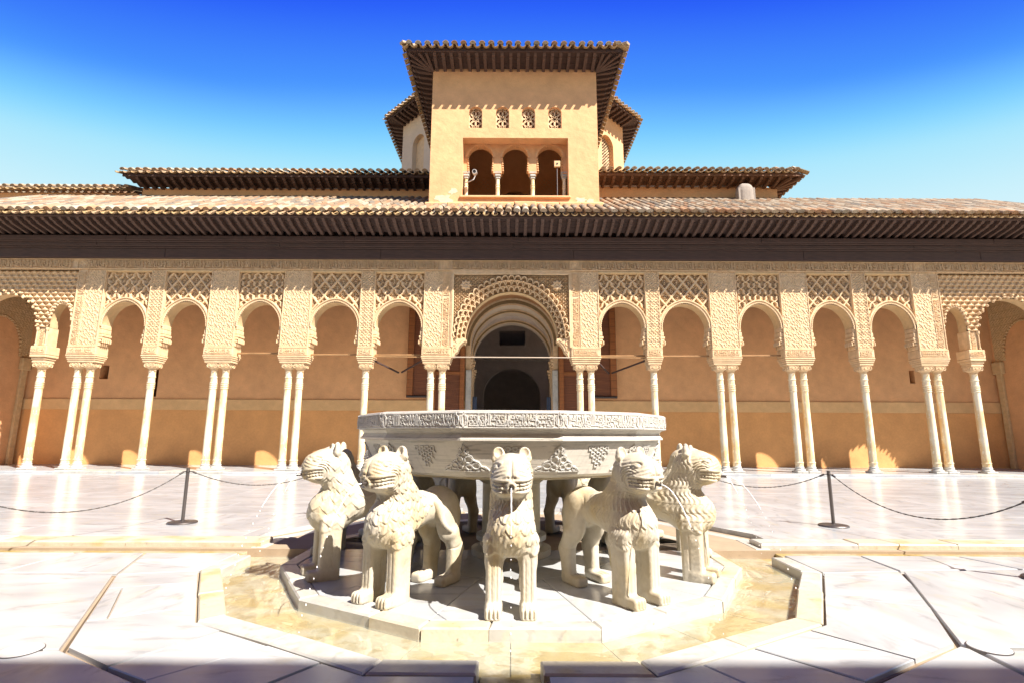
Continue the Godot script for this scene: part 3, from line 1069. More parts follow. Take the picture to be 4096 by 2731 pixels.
func pier(parent: Node, x: float, w: float, kind: int) -> void:
	var p := holder(parent, "pier")
	p.position = Vector3(x, 0, ZF)
	var key := "%.2f %d" % [w, kind]
	if not pier_cache.has(key):
		var body := Geo.new()
		# blocks under the carved shaft, widening upward
		for q in [[2.70, 2.755, -0.03], [2.755, 2.80, 0.0], [2.80, 2.845, 0.03], [2.845, 2.885, 0.055]]:
			body.box(Vector3(0, (q[0] + q[1]) * 0.5, -0.19), Vector3(w + q[2], q[1] - q[0] - 0.002, 0.36 + q[2]), 0.008)
		body.box(Vector3(0, 2.99, -0.19), Vector3(w + 0.03, 0.205, 0.41), 0.008)
		body.box(Vector3(0, 4.085, -0.195), Vector3(w, 1.98, 0.37), 0.006)
		var frame := Geo.new()
		for s in [-1.0, 1.0]:
			frame.box(Vector3(s * (w * 0.5 - 0.012), 4.085, -0.004), Vector3(0.024, 1.976, 0.03), 0.004)
			frame.box(Vector3(s * (w * 0.5 + 0.003), 4.085, -0.2), Vector3(0.02, 1.976, 0.30), 0.004)
		frame.box(Vector3(0, 3.108, -0.004), Vector3(w - 0.05, 0.022, 0.026), 0.004)
		var face := Geo.new()
		var ww := w - 0.05
		var o := Vector3(-ww * 0.5, 3.12, -0.008)
		if kind == 0:
			face.relief(o, Vector3.RIGHT, Vector3.UP, ww, 1.94, 0.0105, func(a, b): return carve_scroll(a - ww * 0.5, b, 0.19))
		elif kind == 1:
			face.relief(o, Vector3.RIGHT, Vector3.UP, ww, 1.94, 0.0115, func(a, b): return carve_star(a - ww * 0.5 + 0.16, b, 0.32))
		else:
			# star field beside an upright strip of writing
			var sw := 0.20
			var flip := kind == 3
			face.relief(o + Vector3(sw if flip else 0.0, 0, 0), Vector3.RIGHT, Vector3.UP, ww - sw - 0.01, 1.94, 0.0115, func(a, b): return carve_star(a - 0.05, b, 0.36))
			var so := o + Vector3(0.0 if flip else ww - sw, 0, 0)
			face.quad(so, so + Vector3(0, 1.94, 0), so + Vector3(sw, 1.94, 0), so + Vector3(sw, 0, 0), Vector3.BACK)
			face.box(so + Vector3(sw + 0.0 if flip else 0.0, 0.97, 0.006), Vector3(0.016, 1.94, 0.024), 0.003)
			var bands := []
			for k in 3:
				bands.append_array(verse(3.1, 40 + k).map(func(l): return l.map(func(q): return V(q.x + 3.2 * k, q.y))))
			face.strokes(bands, so + Vector3(sw - 0.02, 0.02, 0), Vector3.UP, Vector3.LEFT, 0.20, 0.16, 0.016, 0.014)
		var band := Geo.new()
		band.strokes(verse((w - 0.06) / 0.15, 17 + kind), Vector3(-w * 0.5 + 0.03, 2.915, 0.017), Vector3.RIGHT, Vector3.UP, 0.15, 0.15, 0.014, 0.010)
		for yy in [2.905, 3.075]:
			band.box(Vector3(0, yy, 0.018), Vector3(w, 0.012, 0.012), 0.002)
		pier_cache[key] = [body.mesh(), frame.mesh(), face.mesh(), band.mesh()]
	var c: Array = pier_cache[key]
	put(p, "block", c[0], M.stucco)
	put(p, "frame", c[1], M.stucco)
	put(p, "carved_face", c[2], M.stucco)
	put(p, "inscription", c[3], M.stucco)

# a bay between two piers: net of lozenges over a round arch
func arch_bay(parent: Node, x0: float, x1: float, kind: int) -> void:
	var b := holder(parent, "arch_bay")
	var xc := (x0 + x1) * 0.5
	var s := (x1 - x0) * 0.5
	b.position = Vector3(xc, 0, ZF)
	var a := s - 0.055     # inner half width
	var yc := 3.60
	var rise := 0.62
	var net := Geo.new()
	var y0 := 3.62
	var p := s * 2.0 / 4.0
	net.relief(Vector3(-s, y0, -0.075), Vector3.RIGHT, Vector3.UP, 2 * s, 5.0 - y0, 0.0105, func(x, y):
		var dx: float = x - s
		var dy: float = y0 + y - yc
		var e := sqrt(pow(dx / (a + 0.055), 2) + pow(dy / (rise + 0.075), 2))
		if e < 1.0 and dy < rise + 0.05:
			return NAN
		return carve_sebka(dx + 0.5 * p, 5.0 - y0 - y, p, kind))
	part(b, "lattice", net, M.stucco)
	var band := Geo.new()
	# toothed front ring with a roll moulding, then the soffit
	var k := 72
	var zf := -0.02
	var prof := [[0.0, 0.0], [0.012, 0.016], [0.03, 0.016], [0.036, 0.004], [0.068, 0.004], [0.075, 0.03], [0.10, 0.03], [0.108, -0.05]]
	for q in prof.size() - 1:
		for i in k:
			var pts := []
			for e in [[i, q], [i + 1, q], [i + 1, q + 1], [i, q + 1]]:
				var t: float = PI * e[0] / k
				var off: float = prof[e[1]][0]
				if e[1] <= 2:
					off += 0.012 * (e[0] % 2)
				var point := 0.02 * pow(maxf(0.0, sin(t)), 12.0)
				var px: float = clampf(-(a + off) * cos(t), -s, s)
				pts.append(Vector3(px, yc + (rise + off + point) * sin(t), zf + prof[e[1]][1]))
			band.quad(pts[0], pts[1], pts[2], pts[3], Vector3(0, 0, 1))
	for i in k:
		var pts := []
		for e in [[i, 0], [i + 1, 0], [i + 1, 1], [i, 1]]:
			var t: float = PI * e[0] / k
			var off: float = 0.012 * (e[0] % 2) if e[1] == 0 else 0.03
			pts.append(Vector3(-(a + off) * cos(t), yc + (rise + off) * sin(t), zf if e[1] == 0 else zf - 0.03))
		band.quad(pts[0], pts[1], pts[2], pts[3], Vector3(cos(PI * i / k), -sin(PI * i / k), 0.1))
	part(b, "archivolt", band, M.stucco)
	var sof := Geo.new()
	sof.reveal([0.0, a + 0.02, 3.35, yc, rise + 0.02], zf - 0.03, 0.33, 28, false)
	sof.wall(-s, s, 3.12, 5.07, -0.38, [[0.0, a + 0.02, 3.12, yc, rise + 0.02]], 0.0, -1.0)
	sof.box(Vector3(0, 5.038, -0.2), Vector3(2 * s, 0.07, 0.36), 0.004)
	sof.box(Vector3(0, 5.04, 0.0), Vector3(2 * s, 0.055, 0.05), 0.01)
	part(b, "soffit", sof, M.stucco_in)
	for sd in [-1.0, 1.0]:
		var con := Geo.new()
		for q in [[3.10, 3.20, 0.035], [3.20, 3.27, 0.06], [3.27, 3.33, 0.085], [3.33, 3.40, 0.10], [3.40, 3.52, 0.075], [3.52, 3.64, 0.06]]:
			con.box(Vector3(sd * (s - q[2] * 0.5 + 0.01), (q[0] + q[1]) * 0.5, -0.19), Vector3(q[2] + 0.02, q[1] - q[0] - 0.006, 0.31), 0.012)
		for zz in 5:
			con.box(Vector3(sd * (s - 0.10), 3.235, -0.06 - 0.065 * zz), Vector3(0.035, 0.10, 0.03), 0.01)
		part(b, "console", con, M.stucco)

func muqarnas_bay(parent: Node, x0: float, x1: float, arches: Array) -> void:
	var b := holder(parent, "muqarnas_bay")
	b.position = Vector3(0, 0, ZF)
	var g := Geo.new()
	var y0 := 3.55
	g.relief(Vector3(x0, y0, -0.10), Vector3.RIGHT, Vector3.UP, x1 - x0, 5.04 - y0, 0.012, func(x, y):
		var X: float = x0 + x
		var Y: float = y0 + y
		for a in arches:
			var e := pow((X - a[0]) / a[1], 2) + pow(maxf(0.0, Y - a[2]) / a[3], 2)
			# stepped edge
			var st := 0.06 * sin(Y * 50.0) * 0.3
			if e < 1.0 + st:
				return NAN
		return carve_muqarnas(X, 5.04 - Y + 2.0, 0.175) * (0.6 + 0.5 * (5.04 - Y) / 1.4))
	part(b, "muqarnas", g, M.stucco)
	var back := Geo.new()
	var holes := []
	for a in arches:
		holes.append([a[0], a[1], 3.12, a[2], a[3]])
	back.wall(x0, x1, 3.56, 5.06, -0.30, holes.map(func(h): return [h[0], h[1] * 1.02, 3.56, maxf(h[3], 3.57), h[4]]), 0.0, -1.0)
	for h in holes:
		back.reveal([h[0], h[1] * 1.01, 3.56, maxf(h[3], 3.57), h[4]], -0.06, 0.24, 18, false)
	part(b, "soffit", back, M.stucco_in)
	# hanging tips along the arch edges
	var tips := Geo.new()
	for a in arches:
		for k in 13:
			var t := PI * (k + 0.5) / 13
			tips.box(Vector3(a[0] - a[1] * cos(t), a[2] + a[3] * sin(t), -0.03), Vector3(0.05, 0.07, 0.07), 0.02)
			tips.box(Vector3(a[0] - a[1] * 1.08 * cos(t + 0.12), a[2] + a[3] * 1.1 * sin(t + 0.12), -0.005), Vector3(0.06, 0.05, 0.06), 0.018)
	part(b, "drop", tips, M.stucco)

var COLS := [-11.77, -10.85, -10.55, -9.0, -7.44, -7.16, -5.58, -5.3, -3.66, -2.03, -1.74, 1.70, 1.98, 3.55, 5.2, 5.48, 7.0, 7.29, 8.8, 10.35, 10.64, 11.56]

func arcade() -> void:
	make_column_meshes()
	var A := thing("arcade", "carved stucco arcade with slender marble columns and tiled eave behind the fountain", "arcade")
	for x in COLS:
		column(A, x, ZF - 0.19)
	for x in [-13.75, 13.6]:
		column(A, x, ZF - 0.19)
	# piers: centre, width, pattern
	var piers := [[-10.70, 0.70, 3], [-9.0, 0.37, 0], [-7.30, 0.70, 1], [-5.44, 0.70, 1], [-3.66, 0.36, 0], [-1.885, 0.70, 2], [1.84, 0.70, 3], [3.55, 0.36, 0], [5.34, 0.70, 1], [7.145, 0.70, 1], [8.8, 0.37, 0], [10.495, 0.70, 2]]
	for p in piers:
		pier(A, p[0], p[1], p[2])
	var kinds := [2, 0, 1, 0, 2, 9, 2, 0, 1, 0, 2]
	for k in piers.size() - 1:
		if kinds[k] == 9:
			continue
		arch_bay(A, piers[k][0] + piers[k][1] * 0.5, piers[k + 1][0] - piers[k + 1][1] * 0.5, kinds[k])
	# small muqarnas piers at both ends
	for x in [-11.77, 11.56, -13.75, 13.6]:
		var p := holder(A, "end_pier")
		p.position = Vector3(x, 0, ZF)
		var g := Geo.new()
		for q in [[2.70, 2.76, 0.30], [2.76, 2.82, 0.34], [2.82, 2.88, 0.40]]:
			g.box(Vector3(0, (q[0] + q[1]) * 0.5, -0.19), Vector3(q[2], q[1] - q[0] - 0.002, q[2]), 0.01)
		g.box(Vector3(0, 2.99, -0.19), Vector3(0.40, 0.21, 0.40), 0.01)
		g.box(Vector3(0, 3.33, -0.20), Vector3(0.27, 0.46, 0.30), 0.01)
		for s in [-1.0, 1.0]:
			g.xf = Transform3D(Basis(), Vector3(s * 0.12, 3.10, -0.03))
			g.lathe([V(0.03, 0), V(0.03, 0.03), V(0.018, 0.05), V(0.018, 0.36), V(0.035, 0.40), V(0.04, 0.46), V(0.0, 0.461)], 12)
			g.xf = Transform3D()
		part(p, "block", g, M.stucco)
		var w := Geo.new()
		w.strokes(verse(3.2, 77), Vector3(0.06, 3.12, -0.049), Vector3.UP, Vector3.LEFT, 0.13, 0.12, 0.013, 0.010)
		w.strokes(verse(2.4, 78), Vector3(-0.18, 2.92, 0.011), Vector3.RIGHT, Vector3.UP, 0.15, 0.14, 0.013, 0.010)
		part(p, "inscription", w, M.stucco)
	muqarnas_bay(A, -14.6, -11.05, [[-11.36, 0.27, 3.75, 0.44], [-12.78, 0.82, 3.62, 0.80], [-14.4, 0.45, 3.6, 0.7]])
	muqarnas_bay(A, 10.845, 14.4, [[11.16, 0.27, 3.75, 0.44], [12.58, 0.84, 3.62, 0.80], [14.2, 0.4, 3.6, 0.7]])
	central_arch(A)
	# frieze with the repeated motto
	var fr := holder(A, "frieze")
	var fb := Geo.new()
	fb.box(Vector3(0, 5.2125, ZF - 0.185), Vector3(29.6, 0.275, 0.36))
	fb.box(Vector3(0, 5.085, ZF + 0.022), Vector3(29.6, 0.02, 0.03), 0.005)
	fb.box(Vector3(0, 5.335, ZF + 0.022), Vector3(29.6, 0.016, 0.026), 0.005)
	for x in [-10.95, -1.68, 1.62, 10.4]:
		for dx in [-0.14, 0.14]:
			fb.box(Vector3(x + dx, 5.21, ZF + 0.022), Vector3(0.016, 0.23, 0.026), 0.004)
	part(fr, "background", fb, M.stucco)
	var mg := Geo.new()
	mg.strokes(motto(), Vector3(0, 0, 0), Vector3.RIGHT, Vector3.UP, 0.215, 0.215, 0.014, 0.045)
	mg.strokes([[V(2.27, 0.0), V(2.27, 1.0)]], Vector3.ZERO, Vector3.RIGHT, Vector3.UP, 0.215, 0.215, 0.008, 0.010)
	var mm := mg.mesh()
	var ros := Geo.new()
	ros.strokes([arc(0, 0, 0.095, 0.095, 0, 360, 14), arc(0, 0, 0.045, 0.05, 0, 360, 8), arc(0.05, 0.05, 0.03, 0.03, 0, 360, 6), arc(-0.05, 0.05, 0.03, 0.03, 0, 360, 6), [V(-0.06, -0.05), V(0, -0.09), V(0.06, -0.05)]], Vector3.ZERO, Vector3.RIGHT, Vector3.UP, 1, 1, 0.016, 0.014)
	var rm := ros.mesh()
	var x := -14.7
	while x < 14.3:
		var skip := false
		for rx in [-10.95, -1.68, 1.62, 10.4]:
			if x < rx + 0.14 and x + 0.49 > rx - 0.14:
				put(fr, "rosette", rm, M.stucco, at(rx, 5.21, ZF - 0.006))
				x = rx + 0.155
				skip = true
				break
		if skip:
			continue
		put(fr, "inscription", mm, M.stucco, at(x, 5.10, ZF - 0.006))
		x += 0.495
	# dark timber courses above the frieze
	var bm := holder(A, "timber_cornice")
	for q in [[5.352, 5.60, 0.10], [5.602, 5.64, 0.13], [5.642, 5.74, 0.16], [5.742, 5.775, 0.20], [5.777, 5.90, 0.23]]:
		var k := -14.8
		while k < 14.7:
			var l: float = minf(rng.randf_range(4.2, 6.0), 14.8 - k)
			var bg := Geo.new()
			bg.box(Vector3(l * 0.5, 0, 0), Vector3(l - 0.004, q[1] - q[0], q[2] + 0.3), 0.01)
			put(bm, "beam", bg.mesh(), M.dark_wood, at(k, (q[0] + q[1]) * 0.5 + rng.randf_range(-0.002, 0.002), ZF + (q[2] - 0.3) * 0.5))
			k += l
	# rafters with carved ends
	eave(A, Vector3(-14.8, 5.905, ZF + 0.2), Vector3.RIGHT, Vector3.BACK, 29.6, 0.215, 0.62, 0.18, 0.072, 0.11, M.dark_wood, M.rafter_wood)
	tile_roof(A, Vector3(-14.8, 6.225, ZF + 0.88), Vector3.RIGHT, Vector3(0, sin(deg_to_rad(29.5)), -cos(deg_to_rad(29.5))), 29.6, 0.2145, 11, 0.35, 0.5)
	var wp := Geo.new()
	wp.box(Vector3(0, 6.0, ZF + 0.05), Vector3(29.6, 0.20, 0.06))
	part(A, "wall_plate", wp, M.dark_wood)
	# tie beams between the piers
	var ties := [[-7.0, -5.75, 2.955, 1], [-5.15, -3.83, 2.93, 1], [-3.5, -2.2, 2.93, 2], [2.15, 3.4, 2.93, 2], [3.7, 5.0, 2.93, 1], [5.65, 6.85, 2.955, 1]]
	for t in ties:
		var g := Geo.new()
		g.beam(Vector3(t[0] - 0.1, t[2], ZF - 0.22), Vector3(t[1] + 0.1, t[2] + 0.01, ZF - 0.22), 0.05, 0.04)
		if t[3] == 2:
			g.beam(Vector3(t[0] - 0.1, t[2] - 0.05, ZF - 0.10), Vector3(t[1] + 0.1, t[2] - 0.06, ZF - 0.12), 0.03, 0.025)
		part(A, "tie_beam", g, M.tie_wood)
		if t[3] == 2:
			var d := Geo.new()
			var sgn := signf(t[0])
			d.beam(Vector3(t[0] - 0.05, t[2] - 0.10, ZF - 0.15), Vector3(lerpf(t[0], t[1], 0.36), t[2] - 0.34, ZF - 1.1), 0.04, 0.04)
			d.beam(Vector3(t[1] + 0.05, t[2] - 0.08, ZF - 0.15), Vector3(lerpf(t[0], t[1], 0.42), t[2] - 0.33, ZF - 1.1), 0.04, 0.04)
			part(A, "strut", d, M.dark_wood)
	var rod := Geo.new()
	rod.tube([Vector3(-1.55, 2.86, ZF - 0.02), Vector3(1.5, 2.86, ZF - 0.02)], [0.014], 8)
	part(A, "tie_rod", rod, M.rod)
	# gallery ceiling and boards that close the roof space
	var cl := Geo.new()
	cl.box(Vector3(0, 5.36, (ZF - 0.34 + ZW) * 0.5), Vector3(29.6, 0.06, ZF - 0.34 - ZW))
	part(A, "gallery_ceiling", cl, M.brown_wood)
	var rb := Geo.new()
	rb.xf = Transform3D(Basis(Vector3.RIGHT, deg_to_rad(29.5)), Vector3(0, 6.17, ZF + 0.86))
	rb.box(Vector3(0, -0.035, -1.76), Vector3(29.6, 0.03, 3.5))
	part(A, "roof_boards", rb, M.dark_wood)

# rafters standing out along a wall head, boards over them and a fascia; o is the lower inner corner
func eave(parent: Node, o: Vector3, along: Vector3, out: Vector3, length: float, step: float, reach: float, rise: float, w: float, h: float, board_m: Material, rafter_m: Material, fan0 := 0.0, fan1 := 0.0) -> void:
	var e := holder(parent, "eave")
	var n := int(length / step)
	var g := Geo.new()
	var k := reach
	# carved beam end: stepped and tapering towards the tip
	var prof := [V(-0.15, 0.0), V(k * 0.72, rise * 0.72), V(k * 0.78, rise * 0.78 + h * 0.25), V(k * 0.9, rise * 0.9 + h * 0.1), V(k, rise + h * 0.42), V(k, rise + h), V(-0.15, h)]
	var tri := Geometry2D.triangulate_polygon(PackedVector2Array(prof))
	for s in [-0.5, 0.5]:
		for t in range(0, tri.size(), 3):
			var a: Array = [0, 1, 2].map(func(i): return Vector3(s * w, prof[tri[t + i]].y, prof[tri[t + i]].x))
			g.tri(a[0], a[1], a[2], Vector3(s, 0, 0))
	for i in prof.size():
		var p: Vector2 = prof[i]
		var q: Vector2 = prof[(i + 1) % prof.size()]
		var nn := Vector3(0, -(q.x - p.x), q.y - p.y)
		g.quad(Vector3(-0.5 * w, p.y, p.x), Vector3(0.5 * w, p.y, p.x), Vector3(0.5 * w, q.y, q.x), Vector3(-0.5 * w, q.y, q.x), nn)
	var m := g.mesh()
	var yaw := atan2(out.x, out.z)
	for i in n + 1:
		var f := (i + 0.5) / (n + 1)
		var p := o + along * (length * f + rng.randf_range(-0.01, 0.01))
		var r := put(e, "rafter", m, rafter_m, Transform3D(Basis(Vector3.UP, yaw + rng.randf_range(-0.012, 0.012)), p))
		r.scale = Vector3(rng.randf_range(0.9, 1.1), 1, 1)
	# boarding over the rafters, one plank deep at a time
	var slope := Vector3(0, rise, 0) + out * reach
	var sl := slope.normalized()
	var up := Vector3(0, 1, 0)
	for j in 3:
		var bg := Geo.new()
		var a := o + up * h + slope * (j / 3.0 - 0.0)
		var b := o + up * h + slope * ((j + 1) / 3.0)
		var x0 := along * (-fan0 * (j / 3.0) * reach)
		var nrm := sl.cross(along).normalized()
		if nrm.y < 0.0: nrm = -nrm
		var c0 := a - along * (fan0 * reach * (j + 1) / 3.0)
		var c1 := a + along * (length + fan1 * reach * (j + 1) / 3.0)
		var d0 := b - along * (fan0 * reach * (j + 1) / 3.0)
		var d1 := b + along * (length + fan1 * reach * (j + 1) / 3.0)
		var tk := nrm * 0.022
		var hp := nrm * (0.002 + 0.003 * j)
		var gp := sl * 0.004
		bg.quad(c0 + hp + gp, c1 + hp + gp, d1 + hp, d0 + hp, -nrm)
		bg.quad(c0 + tk + gp, c1 + tk + gp, d1 + tk, d0 + tk, nrm)
		bg.quad(c0 + hp + gp, c1 + hp + gp, c1 + tk + gp, c0 + tk + gp, -sl)
		bg.quad(d0 + hp, d1 + hp, d1 + tk, d0 + tk, sl)
		part(e, "board", bg, board_m)
	var fg := Geo.new()
	var tip := o + slope + up * (h - 0.005)
	fg.beam(tip - along * (fan0 * reach + 0.0) + out * 0.025, tip + along * (length + fan1 * reach) + out * 0.025, 0.04, 0.09)
	part(e, "fascia", fg, board_m)

# barrel tiles: pans below, covers above; o is the lower corner of the slope
var tile_mesh: ArrayMesh
var pan_mesh: ArrayMesh
var eave_tile_mesh: ArrayMesh

func make_tiles() -> void:
	for kind in 2:
		var g := Geo.new()
		var L := 0.44
		var r0 := 0.088 if kind == 0 else 0.086
		var r1 := 0.070 if kind == 0 else 0.100
		var th := 0.02
		var n := 7
		var rings := []
		for e in [[0.0, r0, 0.0], [0.0, r0, -th], [L, r1, 0.0], [L, r1, -th]]:
			var ring := PackedVector3Array()
			var nn := PackedVector3Array()
			for i in n + 1:
				var a := PI * (0.04 + 0.92 * i / n)
				var s := 1.0 if kind == 0 else -1.0
				var rad: float = e[1] + e[2]
				ring.append(Vector3(-cos(a) * rad, s * (sin(a) * rad * 0.86) + (0.0 if kind == 0 else 0.075), -e[0]))
				nn.append(Vector3(-cos(a), s * sin(a), 0) * (1.0 if e[2] == 0.0 else -1.0))
			rings.append([ring, nn])
		g.strip(rings[0][0], rings[0][1], rings[2][0], rings[2][1])
		g.strip(rings[1][0], rings[1][1], rings[3][0], rings[3][1])
		var fz := PackedVector3Array()
		for i in n + 1: fz.append(Vector3.BACK)
		g.strip(rings[0][0], fz, rings[1][0], fz)
		if kind == 0:
			tile_mesh = g.mesh()
			# the lowest tile is stopped with mortar
			var edge: PackedVector3Array = rings[1][0]
			for i in n:
				g.tri(Vector3(0, -0.02, -0.015), edge[i] + Vector3(0, 0, -0.012), edge[i + 1] + Vector3(0, 0, -0.012), Vector3.BACK)
			g.quad(edge[0] + Vector3(0, -0.02, -0.012), edge[0] + Vector3(0, 0, -0.012), edge[n] + Vector3(0, 0, -0.012), edge[n] + Vector3(0, -0.02, -0.012), Vector3.BACK)
			eave_tile_mesh = g.mesh()
		else:
			pan_mesh = g.mesh()

func tile_roof(parent: Node, o: Vector3, along: Vector3, up: Vector3, length: float, step: float, courses: int, expo: float, row_parts := 0.0, shrink0 := 0.0, shrink1 := 0.0) -> void:
	if tile_mesh == null:
		make_tiles()
	var roof := holder(parent, "tiled_roof")
	var n := int(length / step)
	var nrm := along.cross(up).normalized()
	if nrm.y < 0.0: nrm = -nrm
	var b := Basis(along, nrm, -up)
	if b.determinant() < 0.0:
		b = Basis(-along, nrm, -up)
	var rest := []
	var restp := []
	for c in courses:
		var lo := shrink0 * c * expo
		var hi := length - shrink1 * c * expo
		for i in n:
			var x := (i + 0.5) * step
			if x < lo or x > hi:
				continue
			var p := o + along * (x + rng.randf_range(-0.012, 0.012)) + up * (c * expo - (0.04 if c == 0 else 0.0) + rng.randf_range(-0.02, 0.02)) + nrm * (0.055 + 0.006 * rng.randf() + (0.014 if c == 0 else 0.0))
			var t := Transform3D(b.rotated(nrm, rng.randf_range(-0.05, 0.05)).rotated(along, 0.045 + rng.randf_range(-0.012, 0.012)), p)
			var q := o + along * (x - step * 0.5) + up * (c * expo - (0.09 if c == 0 else 0.0)) - nrm * 0.035
			var tp := Transform3D(b.rotated(along, 0.03 + rng.randf_range(-0.01, 0.01)), q)
			if c == 0:
				put(roof, "roof_tile", eave_tile_mesh, M.tile[(rng.randi() % 11) % 6], t)
				put(roof, "pan_tile", pan_mesh, M.pan if rng.randf() < 0.7 else M.tile[0], tp)
			elif c == 1 and length < 20.0:
				put(roof, "roof_tile", tile_mesh, M.tile[(rng.randi() % 11) % 6], t)
			else:
				rest.append(t)
				if c < 3:
					restp.append(tp)
	for kind in 2:
		var list: Array = rest if kind == 0 else restp
		if list.is_empty():
			continue
		var mm := MultiMesh.new()
		mm.transform_format = MultiMesh.TRANSFORM_3D
		mm.use_colors = true
		mm.mesh = tile_mesh if kind == 0 else pan_mesh
		mm.instance_count = list.size()
		var cols := [Color(0.36, 0.25, 0.155), Color(0.40, 0.32, 0.23), Color(0.29, 0.215, 0.15), Color(0.46, 0.39, 0.30), Color(0.34, 0.20, 0.115), Color(0.22, 0.19, 0.155)]
		for i in list.size():
			mm.set_instance_transform(i, list[i])
			mm.set_instance_color(i, cols[rng.randi() % 6])
		var mi := MultiMeshInstance3D.new()
		mi.name = "upper_tiles"
		mi.multimesh = mm
		mi.material_override = M.tile_mixed
		mi.set_meta("kind", "stuff")
		roof.add_child(mi, true)

func central_arch(A: Node) -> void:
	var b := holder(A, "great_arch")
	b.position = Vector3(-0.02, 0, ZF)
	var w0 := -1.515
	var w1 := 1.51
	var yc := 3.33
	# spandrels of scrolling leaves
	var sp := Geo.new()
	sp.relief(Vector3(w0 + 0.06, 3.3, -0.05), Vector3.RIGHT, Vector3.UP, w1 - w0 - 0.12, 1.66, 0.0105, func(x, y):
		var dx: float = w0 + 0.06 + x
		var dy: float = 3.3 + y - yc
		if pow(dx / 1.40, 2) + pow(maxf(dy, 0.0) / 1.56, 2) < 1.0:
			return NAN
		return -0.03 + 3.2 * carve_scroll(absf(dx) + 0.03, dy, 0.20))
	part(b, "spandrel", sp, M.stucco)
	var fr := Geo.new()
	for x in [w0 + 0.03, w1 - 0.03]:
		fr.box(Vector3(x, 4.05, -0.01), Vector3(0.055, 1.9, 0.07), 0.01)
	fr.box(Vector3(0, 5.0, -0.01), Vector3(w1 - w0, 0.06, 0.07), 0.01)
	fr.box(Vector3(0, 5.05, -0.15), Vector3(w1 - w0, 0.038, 0.36), 0.004)
	part(b, "frame", fr, M.stucco)
	for s in [-1.0, 1.0]:
		var ro := Geo.new()
		var k := 48
		var rings := [[0.0, 0.05], [0.03, 0.048], [0.045, 0.03], [0.075, 0.055], [0.10, 0.05], [0.125, 0.02], [0.135, -0.03]]
		for q in rings.size() - 1:
			for i in k:
				var pts := []
				for e in [[i, q], [i + 1, q], [i + 1, q + 1], [i, q + 1]]:
					var t: float = TAU * e[0] / k
					var rr: float = rings[e[1]][0] * (1.0 + 0.16 * cos(8.0 * t) * (1.0 if e[1] > 2 else 0.0))
					pts.append(Vector3(s * 1.16 + rr * cos(t), 4.70 + rr * sin(t), rings[e[1]][1] - 0.03))
				ro.quad(pts[0], pts[1], pts[2], pts[3], Vector3(0, 0, 1))
		part(b, "rosette", ro, M.stucco)
	# three staggered tiers of niches curling into the arch
	var lob := Geo.new()
	var nt := 27
	var cols := nt * 10
	var rows := 40
	var grid := PackedVector3Array()
	for j in rows + 1:
		for i in cols + 1:
			var f := float(j) / rows
			var t := PI * i / cols
			var tier := mini(int(f * 3.0), 2)
			var v := f * 3.0 - tier
			var u := fposmod(float(i) / 10.0 + 0.5 * tier, 1.0) * 2.0 - 1.0
			var rx := lerpf(1.45, 1.17, f)
			var ry := lerpf(1.62, 1.22, f)
			var z := lerpf(0.03, -0.13, f)
			var hollow := sqrt(maxf(0.0, 1.0 - u * u))
			var lobe := smoothstep(0.0, 0.25, hollow * 0.95 - (1.0 - v) * 0.85)
			z += -0.10 * hollow * smoothstep(0.0, 0.3, v) * smoothstep(1.0, 0.55, v) + 0.075 * smoothstep(0.72, 1.0, v) * (1.0 - 0.4 * absf(u)) - 0.03 * (1.0 - lobe)
			if j == 0:
				rx -= 0.045 * (1.0 - hollow)
				ry -= 0.045 * (1.0 - hollow)
				z -= 0.06
			if j == rows:
				rx += 0.02 * absf(u)
				ry += 0.02 * absf(u)
			grid.append(Vector3(-rx * cos(t), yc + ry * sin(t), z))
	for j in rows:
		for i in cols:
			var a := j * (cols + 1) + i
			var q := a + cols + 1
			lob.quad(grid[a], grid[a + 1], grid[q + 1], grid[q], Vector3(0, 0, 1))
	part(b, "niche_ring", lob, M.stucco)
	# raised rims of the niches, three tiers
	var rims := Geo.new()
	for tier in 3:
		for i in nt:
			var cells := []
			for q in 9:
				var uu := lerpf(-0.46, 0.46, q / 8.0)
				var hh := 0.30 * sqrt(maxf(0.0, 1.0 - pow(uu / 0.46, 2)))
				var f := (tier + 0.85 - hh * 2.6) / 3.0
				var t := PI * (i + 0.5 + uu - 0.5 * (tier % 2)) / nt
				cells.append(Vector3(-lerpf(1.46, 1.17, f) * cos(t), yc + lerpf(1.63, 1.22, f) * sin(t), lerpf(0.035, -0.10, f)))
			if cells[0].y < yc - 0.01 or cells[8].y < yc - 0.01:
				continue
			rims.tube(cells, [0.010, 0.014, 0.016, 0.018, 0.018, 0.018, 0.016, 0.014, 0.010], 6)
	part(b, "niche_rim", rims, M.stucco)
	# shells tucked in the niches of the outer tier
	for i in nt:
		var t := PI * (i + 0.5) / nt
		var sh := Geo.new()
		sh.box(Vector3.ZERO, Vector3(0.055, 0.05, 0.05), 0.018)
		put(b, "niche_shell", sh.mesh(), M.stucco, Transform3D(Basis(Vector3.BACK, t + PI / 2), Vector3(-1.36 * cos(t), yc + 1.49 * sin(t), -0.012)))
	var sf := Geo.new()
	sf.reveal([0.0, 1.17, 3.2, yc, 1.22], -0.12, 0.26, 40, false)
	sf.wall(w0, w1, 3.2, 5.07, -0.38, [[0.0, 1.17, 3.2, yc, 1.22]], 0.0, -1.0, 40)
	part(b, "soffit", sf, M.stucco_in)
